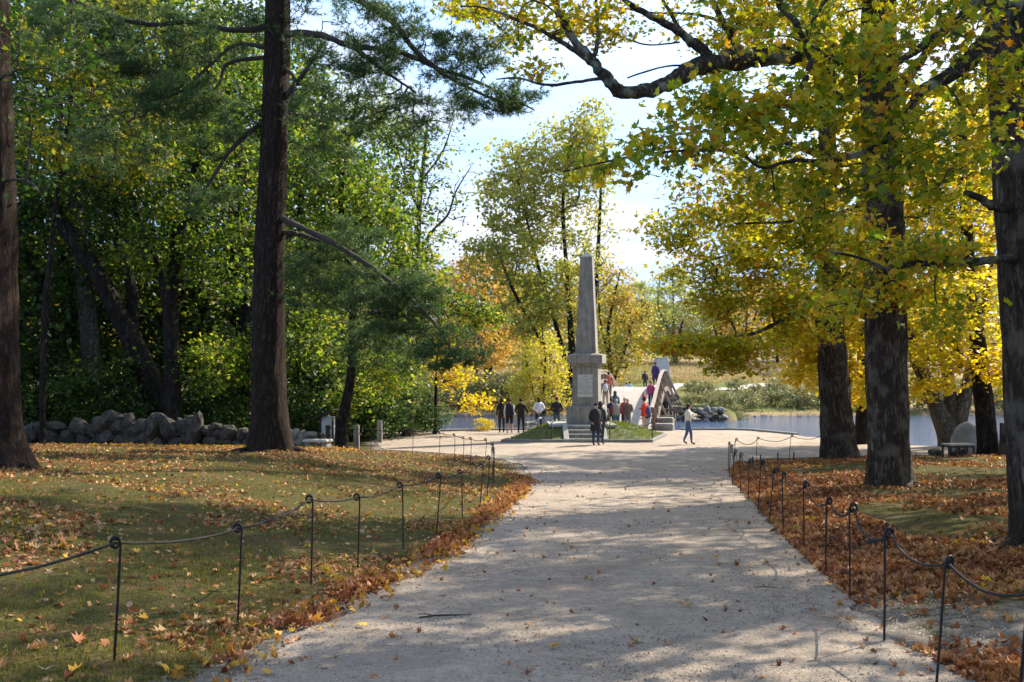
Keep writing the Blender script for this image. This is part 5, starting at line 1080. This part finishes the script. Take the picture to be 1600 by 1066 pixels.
# --- generic trees reused as copies
def proto_tree(name, label, H, spread, leaf, lsize, per, nt_, seed, zlo=.2, bark=bark_dark, r=.22, tpl=QUAD, group=None, stems=1, sig=.35, shape='round', bmat=None):
    rng = np.random.default_rng(seed); root = empty(name, (0, 0, 0), 0, label, 'tree', group); mains = []
    for s in range(stems):
        a = rng.random() * 6.28; k = spread * .35 * (s > 0) + .3
        P = [(.2 * s, 0, -.4), (.2 * s, 0, 0), (.3 * k * math.cos(a) + .2 * s, .3 * k * math.sin(a), H * .3), (k * math.cos(a), k * math.sin(a), H * .6), (k * 1.1 * math.cos(a + .5), k * 1.1 * math.sin(a + .5), H * .93)]
        me, PP = trunk_mesh('trunk', P, [r * 1.1, r, r * .8, r * .5, r * .12], bark, 12, 1.3, 6, .05, seed + s, 5); link('trunk', me, root); mains.append(PP)
    T = []
    while len(T) < nt_:
        z = rng.uniform(zlo, 1.0); u = (z - zlo) / (1 - zlo)
        rad = {'round': math.sqrt(max(0, 1 - (2 * u - .85) ** 2 / 1.35)), 'cone': (1 - u) * .95 + .05, 'willow': math.sqrt(max(0, 1 - u ** 2.6))}[shape]
        a = rng.random() * 6.28; q = math.sqrt(rng.random()) * spread * rad; T.append((q * math.cos(a), q * math.sin(a), z * H))
    A, paths, rd = colonise(rng, [m[2:] for m in mains], np.array(T), 5, .012, .1 if shape != 'willow' else .5)
    tag(link('branches', paths_mesh('branches', A, paths, rd, bmat or twigm, n=4, rmax=.14), root), kind='stuff')
    tag(link('crown', leaves_mesh('crown', [leaf_cloud(rng, A, paths, per, sig, lsize, tpl, lean=.9, hang=.3 if shape != 'willow' else 2.5)], leaf), root), kind='stuff')
    return root
def copy_tree(o, loc, rz=0, scale=1, label=None, group=None):
    c = o.copy(); COL.objects.link(c); c.location = loc; c.rotation_euler = (0, 0, rz); c.scale = (scale,) * 3 if not hasattr(scale, '__len__') else scale
    if label: c['label'] = label
    if group: c['group'] = group
    for ch in o.children:
        d = ch.copy(); COL.objects.link(d); d.parent = c
        for g_ in ch.children: e = g_.copy(); COL.objects.link(e); e.parent = d
    return c
LM = [(-1e4, 'far off behind the edge trunk'), (-90, 'beyond the picture edge trunk'), (45, 'behind the slanting dark trunk'), (110, 'behind the upright pale-barked trunk'), (170, 'behind the thick black slanting trunk'), (235, 'behind the forked dark tree'), (300, 'between the forked tree and the big pine'), (370, 'behind the big pine trunk'), (450, 'just past the big pine trunk'), (510, 'behind the crooked dark tree'), (575, 'behind the granite posts'), (628, 'behind the free-standing pale trunk'), (675, 'behind the slender sapling'), (725, 'behind the low yellow bush'), (775, 'behind the group at the water'), (830, 'behind the small glowing yellow tree'), (880, 'behind the obelisk'), (935, 'behind the twisting ochre tree'), (990, 'behind the bridge'), (1060, 'beyond the retaining wall'), (1115, 'past the end of the retaining wall'), (1150, 'in the middle of the hay slope'), (1195, 'under the low hanging maple bough'), (1225, 'between the hay slope and the rough-barked maple'), (1262, 'just beside the rough-barked maple'), (1285, 'behind the rough-barked maple'), (1335, 'between the two big furrowed trunks'), (1370, 'behind the massive furrowed maple'), (1430, 'behind the multi-stemmed tree'), (1490, 'behind the boulder'), (1540, 'behind the thin dark trunk'), (1590, 'behind the trunk nearest the camera')]
USED = set()
def unique_label(base, px, s):
    place = [t for a, t in LM if px >= a][-1]
    for ad in ('', 'smaller ', 'fuller ', 'looser ', 'paler '):
        l = (ad + base + ' ' + place)
        if l not in USED: USED.add(l); return l
    return l
def spread_copies(proto, spots, labels, group=None):
    for i, (px, Y, rz, s) in enumerate(spots):
        x = (px - 800) / F * Y; loc = (x, Y, float(gz(x, Y)))
        lab = labels[i] if isinstance(labels, (list, tuple)) else unique_label(labels, px, s)
        if i == 0: proto.location = loc; proto.rotation_euler = (0, 0, rz); proto.scale = (s,) * 3 if not hasattr(s, '__len__') else s; proto['label'] = lab
        else: copy_tree(proto, loc, rz, s, lab)
# riverside filler trees behind the left woods
pa = proto_tree('woodland_tree', '', 15, 4.6, L_green, .22, 30, 330, 51, .12, group='deeper trees of the left woods')
spread_copies(pa, [(30, 50, 0, 1.5), (200, 53, 2, 1.6), (320, 51, 4, 1.4), (440, 55, 1, 1.45), (560, 55, 3, 1.05), (-150, 45, 5, 1.5), (640, 56.5, 2.4, .42), (-330, 40, .8, 1)], 'leafy green woodland tree', 'deeper trees of the left woods')
pb = proto_tree('woodland_tree', '', 14, 4.2, L_dgreen, .2, 30, 300, 52, .1, group='deeper trees of the left woods')
spread_copies(pb, [(110, 47, 0, 1.55), (260, 47, 2, 1.5), (-60, 40, 4, 1.4), (-250, 52, 1, 1.1), (490, 49, 2, 1.15), (370, 48, 5, 1.45)], 'dark green woodland tree', 'deeper trees of the left woods')
# off-frame maples added to cast shade over the path and lawns
pm = proto_tree('maple_tree', '', 19, 6.8, L_yg, .24, 26, 480, 53, .26, bark=bark_maple, r=.42, tpl=STAR, group='roadside maples', sig=.4)
for i, (x, y, rz, s) in enumerate(((13.5, 14.5, 0, 1), (13.8, 5.5, 2, .95), (17.5, 24.5, 4, .95), (12, -5, 1, 1), (21, 9, 3, 1.1))):
    loc = (x, y, float(gz(x, y))); lab = ['roadside maple set back from the path beyond the nearest dark trunk', 'roadside maple behind the viewer end of the rope fence', 'roadside maple on the lawn beyond the bench', 'roadside maple well behind the camera', 'large roadside maple in the second row'][i]
    if i == 0: pm.location = loc; pm['label'] = lab
    else: copy_tree(pm, loc, rz, s, lab)
# far bank
make_tree('cottonwood_tree', 'very tall olive-gold tree with several grey stems rising behind the obelisk',
    [[(900, 622, 100, 13), (892, 520, 100, 10), (885, 420, 100, 7), (880, 300, 100, 5), (900, 200, 100, 3)], [(896, 620, 100, 9), (872, 520, 100, 7), (845, 430, 99, 5), (820, 330, 98, 3), (800, 230, 98, 2)], [(904, 622, 100, 12), (925, 500, 101, 8), (935, 380, 102, 6), (940, 260, 102, 3)], [(894, 622, 99, 9), (850, 540, 98, 7), (800, 450, 97, 5), (770, 370, 97, 2)]],
    bark_dark, [(880, 270, 100, 75, 90, 5, 120), (920, 230, 101, 40, 65, 4, 60), (800, 300, 98, 55, 85, 5, 90), (780, 400, 97, 55, 60, 4, 60), (860, 400, 100, 75, 80, 5, 90), (940, 380, 102, 30, 90, 4, 36, .5), (830, 480, 98, 60, 50, 4, 60), (920, 520, 101, 40, 60, 4, 30, .6)], L_olive, .42, 40, QUAD, seed=61, sides=12, r_tip=.028, sigma=.7, branch_mat=twigp, lean=1)
make_tree('birch_tree', 'small glowing yellow tree on the far bank behind the group at the water',
    [[(848, 648, 93, 4), (850, 600, 93, 3.5), (852, 560, 93, 3), (846, 510, 93, 1.5)], [(842, 648, 93.4, 3), (830, 600, 93.4, 2.5), (822, 560, 93.4, 1.5)]], bark_dark,
    [(850, 570, 93, 38, 55, 2.4, 90), (825, 590, 93, 35, 45, 2.2, 70), (870, 610, 93, 25, 35, 2, 40), (812, 620, 93, 24, 26, 2, 30)], L_bright, .24, 26, QUAD, seed=62, sides=8, r_tip=.012, sigma=.4, lean=1)
make_tree('oak_tree', 'ochre tree with a twisting dark trunk between the obelisk and the willows',
    [[(955, 612, 105, 8), (953, 560, 105, 7), (950, 520, 105, 6), (958, 470, 105, 4), (970, 420, 105, 2)], [(957, 600, 105, 6), (975, 550, 105, 4), (990, 500, 105, 3), (1010, 470, 105, 1.5)], [(952, 560, 105, 5), (938, 500, 105, 3), (935, 440, 105, 1.5)]], bark_dark,
    [(985, 500, 105, 45, 45, 4, 80), (955, 450, 105, 35, 35, 3, 40), (965, 560, 105, 45, 35, 3, 50)], L_gold, .36, 22, QUAD, seed=63, sides=8, r_tip=.022, sigma=.6, lean=1)
pc = proto_tree('willow_tree', '', 15, 6, L_willow, .4, 30, 260, 54, .05, bark=bark_pale, r=.3, stems=3, sig=.6, shape='willow', bmat=twigp)
spread_copies(pc, [(1052, 168, 0, 1.08), (1128, 172, 2, 1.02), (1000, 178, 4, .95)], ['pale green willow standing right behind the bridge crest', 'pale green willow beyond the low hanging maple bough', 'smaller pale willow half hidden by the ochre tree'])
pd = proto_tree('maple_tree', '', 15, 5.5, L_orange, .45, 22, 240, 55, .15, bark=bark_pale, r=.35, stems=2, sig=.6, bmat=twigp)
spread_copies(pd, [(1165, 165, 0, .95), (742, 112, 2, .95), (1330, 150, 1, 1), (560, 118, 3, .9)], ['orange maple with grey trunks on the far skyline above the hay field', 'orange maple on the far bank between the bare tree and the tall olive-gold tree', 'orange maple across the river behind the big furrowed trunk', 'orange maple across the river glimpsed through the left woods'])
pe = proto_tree('oak_tree', '', 16, 6, L_gold, .45, 22, 260, 56, .1, bark=bark_dark, r=.35, stems=2, sig=.65, bmat=twigp)
ge = 'gold and olive trees along the far bank'
spread_copies(pe, [(760, 125, 0, 1), (640, 120, 2, 1), (890, 170, 1, 1), (500, 116, 3, 1), (380, 122, 4, 1), (250, 118, 5, 1), (120, 125, 0, 1), (0, 118, 2, 1), (1240, 158, 4, .9), (1400, 140, 1, .9), (1500, 150, 3, .9), (1600, 135, 2, .9), (-150, 120, 1, 1)], 'golden oak across the river', ge)
pf = proto_tree('oak_tree', '', 14, 5.5, L_olive, .45, 22, 240, 57, .08, bark=bark_dark, r=.3, stems=2, sig=.65, bmat=twigp)
spread_copies(pf, [(690, 135, 0, 1), (820, 138, 2, 1), (570, 132, 1, 1.1), (440, 134, 3, 1.1), (310, 130, 4, 1.1), (180, 134, 5, 1.1), (60, 132, 0, 1.1), (960, 165, 2, .9), (1290, 170, 4, .9), (1450, 165, 1, .9), (1550, 168, 3, .9)], 'olive-green oak across the river', ge)
pg = proto_tree('pine_tree', '', 17, 3.6, leafmat('far_pine', [(0, (.02, .04, .02)), (.6, (.045, .08, .035)), (1, (.08, .12, .05))], .2), .4, 24, 240, 58, .06, r=.3, sig=.4, shape='cone')
spread_copies(pg, [(1215, 175, 0, .85), (1235, 182, 1, .8), (780, 160, 2, .9)], ['dark conifer beyond the hay field beside the orange maple', 'second dark conifer beyond the hay field, nearer the big maples', 'dark conifer rising in the far tree line behind the tall olive-gold tree'])
# --- shrubs
def proto_shrub(label, H, spread, leaf, lsize, per, n, seed, name='shrub', sig=.2, group=None, bmat=None):
    rng = np.random.default_rng(seed); root = empty(name, (0, 0, 0), 0, label, 'shrub', group); mains = []
    for s in range(5):
        a = rng.random() * 6.28; k = spread * .5 * rng.random(); mains.append(np.array([(0, 0, -.1), (k * .4 * math.cos(a), k * .4 * math.sin(a), H * .3), (k * math.cos(a), k * math.sin(a), H * .6)]))
    T = ellip(rng, n, (0, 0, H * .52), (spread, spread, H * .5)); T[:, 2] = np.maximum(T[:, 2], .08)
    A, paths, rd = colonise(rng, mains, T, 4, .004)
    tag(link('branches', paths_mesh('branches', A, paths, rd, bmat or twigm, n=4, rmax=.05), root), kind='stuff')
    tag(link('crown', leaves_mesh('crown', [leaf_cloud(rng, A, paths, per, sig, lsize, QUAD, lean=.9)], leaf), root), kind='stuff'); return root
rng = np.random.default_rng(77)
gs = 'leafy bushes along the foot of the woods'
sa = proto_shrub('', 2.2, 1.6, L_dgreen, .15, 30, 110, 71, group=gs); sb_ = proto_shrub('', 1.8, 1.6, L_dgreen, .14, 30, 90, 72, group=gs)
spread_copies(sa, [(70, 38.5, 0, 1), (130, 40, 1, 1.1), (190, 38.3, 2, 1.05), (330, 41, 3, 1.05), (400, 42, 4, 1.1), (470, 43, 5, 1), (560, 43.5, 0, 1), (600, 45, 2, 1), (-60, 40, 1, 1.3), (10, 42, 2, 1.2), (440, 47, 0, 1.2)], 'tall green bush', gs)
spread_copies(sb_, [(100, 41, 0, 1.1), (230, 41, 1, 1.2), (290, 43, 2, 1), (370, 39.5, 3, .9), (500, 45, 4, 1), (640, 47.6, 5, .9), (665, 48.6, 1, .8), (160, 44, 2, 1.3), (30, 39, 3, 1), (350, 45, 4, 1.1), (570, 47, 5, 1)], 'dark green bush', gs)
L_sage = leafmat('leaf_sage', [(0, (.08, .11, .045)), (.5, (.16, .18, .085)), (1, (.34, .25, .15))], .35)
gb = 'bushes scattered over the far bank'
sc_ = proto_shrub('', 2.6, 2.6, L_sage, .26, 26, 80, 73, group=gb, sig=.3, bmat=twigp)
spread_copies(sc_, [(1100, 94, 0, .55), (1130, 97, 1, .6), (1162, 95, 2, .75), (1118, 101, 3, .5), (1150, 108, 1, .5), (1215, 105, 2, .6), (1140, 90.5, 5, .45), (1078, 84.5, 0, .4), (1105, 83.6, 2, .42), (1132, 84.2, 4, .45), (1152, 83.5, 1, .38), (1168, 82.5, 3, .42), (1205, 98, 3, .7), (1245, 97, 4, .8), (1275, 99, 5, .9), (1085, 98, 1, .45), (1180, 104, 0, .4), (760, 100, 0, 1.2), (700, 98, 2, 1.2), (800, 101, 3, 1), (880, 98, 4, 1), (640, 99, 5, 1.3), (560, 98, 1, 1.3), (1350, 97, 2, 1.2), (1440, 96, 3, 1.2), (1530, 95, 4, 1.2), (1600, 97, 5, 1.2), (930, 104, 0, .6)], 'grey-green far-bank bush', gb)
sd_ = proto_shrub('yellow-leaved bush leaning over the water beside the slender sapling', 1.9, 1.5, L_yel, .16, 26, 70, 74)
spread_copies(sd_, [(757, 50.8, 0, .36)], ['yellow-leaved bush leaning over the water beside the slender sapling'])
print('LEAVES', STATS)

# ------------------------------------------------------------------ hay, grass, litter
def scatter_mesh(name, P, mat, size, tpl, rng, upright=False, label=None, nrm=.35, cat='leaves'):
    n = len(P)
    if upright: Nn = rng.normal(0, 1, (n, 3)) * [1, 1, .1]; Dd = rng.normal(0, .4, (n, 3)) + [0, 0, 1]
    else: Nn = rng.normal(0, nrm, (n, 3)) + [0, 0, 1]; Dd = rng.normal(0, 1, (n, 3))
    A, Fc = leaf_arrays(P, Nn, Dd, size * rng.uniform(.6, 1.3, n), tpl, tpl is CURL)
    return tag(link(name, np_mesh(name, A, Fc, np.full(len(Fc), 3), mat, smooth=False)), label, cat, kind='stuff')
def litter():
    rng = np.random.default_rng(91)
    # hay on the far bank
    n = 42000; y = 91 + rng.random(n) ** 1.3 * 75; x = rng.uniform(-.15, .32, n) * y * 1.15; k = (y > BF(x) + .8) & ~((x > 9) & (x < 13 + (y - 90) * .5) & (y < 108))
    e = y - BF(x); gr = (x > 9) & (e > 3) & (e < 26); k &= ~(gr & (rng.random(n) < .9)); k &= (e > 3) | (rng.random(n) < .12); x, y = x[k], y[k]
    scatter_mesh('dry_grass', np.stack([x, y, gz(x, y)], -1), L_hay, .5, (np.array([(-.09, 0, 0), (.09, 0, 0), (0, 1, 0)]), [(0, 1, 2)]), rng, True, 'tall dry straw-coloured grass covering the far bank and field', cat='grass')
    def wgz(x, y, dz=.01): return np.stack([x, y, gz(x, y) + dz], -1)
    def clump(x, y, s, t): return np.array([mnoise.noise(Vector((a * s, b * s, t))) for a, b in zip(x, y)])
    # short grass blades on both lawns
    n = 330000; y = 3.5 + 26 * rng.random(n) ** 1.6; x = rng.uniform(-.62, .62, n) * y * 1.0
    k = ((XL(y) - x > .25) | (x - XR(y) > .25)); x, y = x[k], y[k]; c = clump(x, y, .8, 3); dr = x - XR(y); k = (rng.random(len(x)) < .5 + c * 1.3) & ~((dr > 0) & (dr < 2) & (y < 9) & (rng.random(len(x)) < .9)) & ~((dr > 0) & (rng.random(len(x)) < .55)); x, y = x[k], y[k]
    scatter_mesh('lawn_grass', wgz(x, y, -.01), L_grass, .05, (np.array([(-.11, 0, 0), (.11, 0, 0), (0, 1, 0)]), [(0, 1, 2)]), rng, True, 'short mossy grass growing on the lawns on both sides of the path', cat='grass')
    # right carpet of brown leaves
    n = 95000; y = 4.5 + 27 * rng.random(n) ** 1.2; dr = .0 + rng.random(n) ** 1.25 * 11; x = XR(y) + dr
    c = clump(x, y, .35, 7.7) + .5 * clump(x, y, 1.3, 1.1)
    dens = .5 + c * 1.7; dens *= ss(8.2, 10.5, y) * .97 + .03; dens = np.where((dr > 3.2) & (c < .05), dens * .35, dens); dens = np.where((y > 21) & (dr > 3), dens * .6, dens); dens = np.maximum(dens, 1.0 * ((dr < 1.6) & (y > 9.5) & (y < 30)))
    dens = np.maximum(dens, 1.3 * np.exp(-((y - 6.1 - (dr - .6) * .0) / .7) ** 2) * (dr > -.1) * (dr < 2.2))
    k = (rng.random(n) < dens) & (x < .66 * y + 1.5); x, y = x[k], y[k]
    P = wgz(x, y, .012); P[:, 2] += rng.random(len(x)) * .035
    scatter_mesh('leaf_litter', P, L_litter, .088, CURL, rng, False, 'thick carpet of crisp brown maple leaves under the maples', nrm=.75)
    # left lawn: scattered leaves, brown patches near the wall
    n = 46000; y = 5 + 30 * rng.random(n) ** 1.1; x = XL(y) - .2 - rng.random(n) * (.55 * y + 1.6)
    c = clump(x, y, .45, 2.2) + .4 * clump(x, y, 1.5, 4.4); dens = .1 + .75 * ss(.0, .35, c) + .75 * ss(15, 28, y) * ss(-.3, .3, c + .2); k = (rng.random(n) < dens) & (x > -.55 * y - .8); x, y = x[k], y[k]
    P = wgz(x, y, .012)
    m = rng.random(len(x)) < .36
    scatter_mesh('leaf_litter', P[m], L_litterp, .082, CURL, rng, False, 'pale dry leaves scattered thinly over the mossy lawn', nrm=.4)
    scatter_mesh('leaf_litter', P[~m], L_litter, .08, CURL, rng, False, 'brown leaves lying in drifts over the mossy lawn towards the stone wall', nrm=.5)
    # drift along the left path edge
    n = 9000; y = 5.2 + 20 * rng.random(n) ** .9; off = rng.normal(.08, .11, n); c = clump(y * 0 + 1, y, .9, 5.5); k = rng.random(n) < .62 + c * 1.5; y, off = y[k], off[k]; x = XL(y) - off - .12
    P = wgz(x, y, .02); P[:, 2] += rng.random(len(x)) * .04
    scatter_mesh('leaf_litter', P, L_litter, .09, CURL, rng, False, 'drift of orange-brown leaves gathered along the edge of the gravel path beside the mossy lawn', nrm=.8)
    n = 420; y = 5.5 + 16 * rng.random(n); off = rng.normal(.05, .2, n); x = XL(y) - off - .1; P = wgz(x, y, .05)
    scatter_mesh('leaf_litter', P, L_litterg, .085, CURL, rng, False, 'golden leaves mixed into the drift along the mossy lawn edge', nrm=.6)
    # gold fringe at foot of the stone wall
    n = 2600; px = rng.uniform(40, 560, n); Y = rng.uniform(31.5, 34.8, n); x = (px - 800) / F * Y; 
    scatter_mesh('leaf_litter', wgz(x, Y, .02), L_litterg, .12, CURL, rng, False, 'orange and yellow leaves gathered at the foot of the stone wall', nrm=.6)
    # crumbs and grit on the path
    n = 34000; y = 4.6 + 22 * rng.random(n) ** 1.4; x = XL(y) + (XR(y) - XL(y)) * rng.random(n); c = clump(x, y, .6, 8.1) + .5 * clump(x, y, 2.5, 1.1); k = rng.random(n) < .3 + c * 1.1; x, y = x[k], y[k]; P = wgz(x, y, .016)
    scatter_mesh('path_debris', P, simple('debris', (.12, .085, .065), .9, .5, 3), .026, (np.array([(0, 0, 0), (.16, .4, .08), (0, 1, 0), (-.16, .5, .08)]), [(0, 1, 2), (0, 2, 3)]), rng, False, 'tiny dark twigs and bark crumbs strewn over the gravel path', nrm=.4, cat='debris')
    n = 800; y = 5 + 24 * rng.random(n) ** 1.2; u = rng.random(n); u = np.where(rng.random(n) < .75, np.where(rng.random(n) < .5, u ** 3 * .5, 1 - u ** 3 * .5), u); x = XL(y) + (XR(y) - XL(y)) * u
    scatter_mesh('leaf_litter', wgz(x, y, .018), L_litter, .062, CURL, rng, False, 'small broken brown leaves strewn thinly over the gravel path', nrm=.4)
    n = 26000; y = 4.6 + 9 * rng.random(n) ** 1.3; x = XL(y) - .2 + (XR(y) - XL(y) + 1.2) * rng.random(n); P = wgz(x, y, .014)
    scatter_mesh('path_grit', P, simple('grit', (.36, .31, .26), .95, .6, 25), .012, (np.array([(-.5, -.5, 0), (.5, -.4, 0), (.1, .6, 0), (0, 0, .55)]), [(0, 1, 3), (1, 2, 3), (2, 0, 3)]), rng, False, 'coarse loose grit on the near stretch of the gravel path', nrm=.3, cat='gravel')
    # single leaves one can pick out
    shapes = []
    for i, m in enumerate((L_litterp, L_litterg, L_litter, M_yleaf)):
        V, Fc = CURL; A, Ff = leaf_arrays(np.zeros((1, 3)), np.array([[0, 0, 1.]]), np.array([[0, 1., 0]]), 1, CURL); shapes.append(np_mesh('fallen_leaf', A, Ff, np.full(len(Ff), 3), m, smooth=False))
    rr = random.Random(6)
    def one(px, py, s, mi, lab, grp=None):
        lo, hi = 3., 60.
        for _ in range(40):
            Y = (lo + hi) / 2; x = (px - 800) / F * Y; zz = EYE + (HORIZ - py) / F * Y
            if zz > float(gz(x, Y)): lo = Y
            else: hi = Y
        o = link('fallen_leaf', shapes[mi]); o.location = (x, Y, float(gz(x, Y)) + .03); o.scale = (s, s, s); o.rotation_euler = (rr.uniform(-.3, .3), rr.uniform(-.3, .3), rr.uniform(0, 6)); tag(o, lab, 'leaf', grp)
    one(1436, 816, .17, 3, 'single bright yellow leaf lying on the brown leaf carpet'); one(985, 1006, .12, 0, 'tan leaf lying alone in the middle of the gravel path near the camera'); one(1080, 950, .1, 1, 'small gold leaf on the gravel path midway to the brown leaf carpet')
    one(858, 1018, .09, 1, 'gold leaf flat on the gravel beside the tan one'); one(922, 885, .09, 1, 'gold leaf alone on the gravel farther up the path'); one(894, 900, .08, 2, 'brown leaf alone on the gravel farther up the path'); one(1115, 876, .09, 1, 'gold leaf alone on the gravel in line with the hooked posts')
    for px, py, mi, lab in ((100, 850, 2, 'brown curled leaf on the moss just behind the rope near the first post'), (58, 862, 0, 'wide tan leaf on the moss under the rope at the photo edge'), (395, 907, 0, 'tan leaf on the moss close past the second clear post'),
        (300, 997, 0, 'tan leaf on bare moss halfway between the nearest two posts'), (92, 936, 0, 'pale leaf on the moss in front of the nearest post, upright tips'), (120, 1010, 2, 'brown leaf on the moss in front of the nearest post foot'), (70, 1052, 0, 'tan star-shaped leaf at the very bottom of the lawn'),
        (215, 868, 1, 'golden leaf touching the top of the nearest post from behind'), (435, 792, 1, 'orange leaf standing out on the lawn above the rope'), (340, 775, 1, 'yellow leaf lying high on the lawn toward the pine'), (232, 972, 1, 'red-orange leaf at the nearest post foot, its far side'), (262, 992, 0, 'pair-like pale curled leaf right of the nearest post foot'),
        (450, 880, 0, 'tan leaf between the second and third clear posts'), (110, 1058, 1, 'golden leaf at the bottom edge below the nearest post')):
        one(px, py, rr.uniform(.1, .13), mi, lab)
    one(1290, 918, .1, 1, 'gold leaf at the foot of a hooked post beside the gravel'); one(1420, 968, .12, 0, 'tan leaf on bare dirt between the two nearest hooked posts'); one(1385, 975, .1, 0, 'dry tan leaf by the base of the middle hooked post')
    # twig on the path
    b = MB(); b.tube([(-.22, -.03, .01), (-.1, .0, .02), (.03, .03, .016), (.2, .05, .014)], [.007, .009, .008, .004], 6); b.tube([(-.1, 0, .02), (-.18, .06, .02), (-.24, .06, .015)], [.006, .005, .003], 5); b.tube([(.02, .03, .016), (.08, .0, .015)], [.005, .003], 5)
    o = b.build('fallen_twig', dark_w, None, True); o.location = gnd(698, 8.1, .012); tag(o, 'dark forked twig lying on the gravel path near the camera', 'twig')
    b = MB(); b.tube([(-.1, 0, .01), (0, .02, .012), (.12, .0, .01)], [.004, .005, .003], 5); o = b.build('fallen_twig', dark_w, None, True); o.location = gnd(1195, 9.5, .012); tag(o, 'thin straight twig lying on the gravel close to the brown leaf carpet', 'twig')
litter()

print('TRIS', sum(len(m.polygons) for m in bpy.data.meshes if m.users))
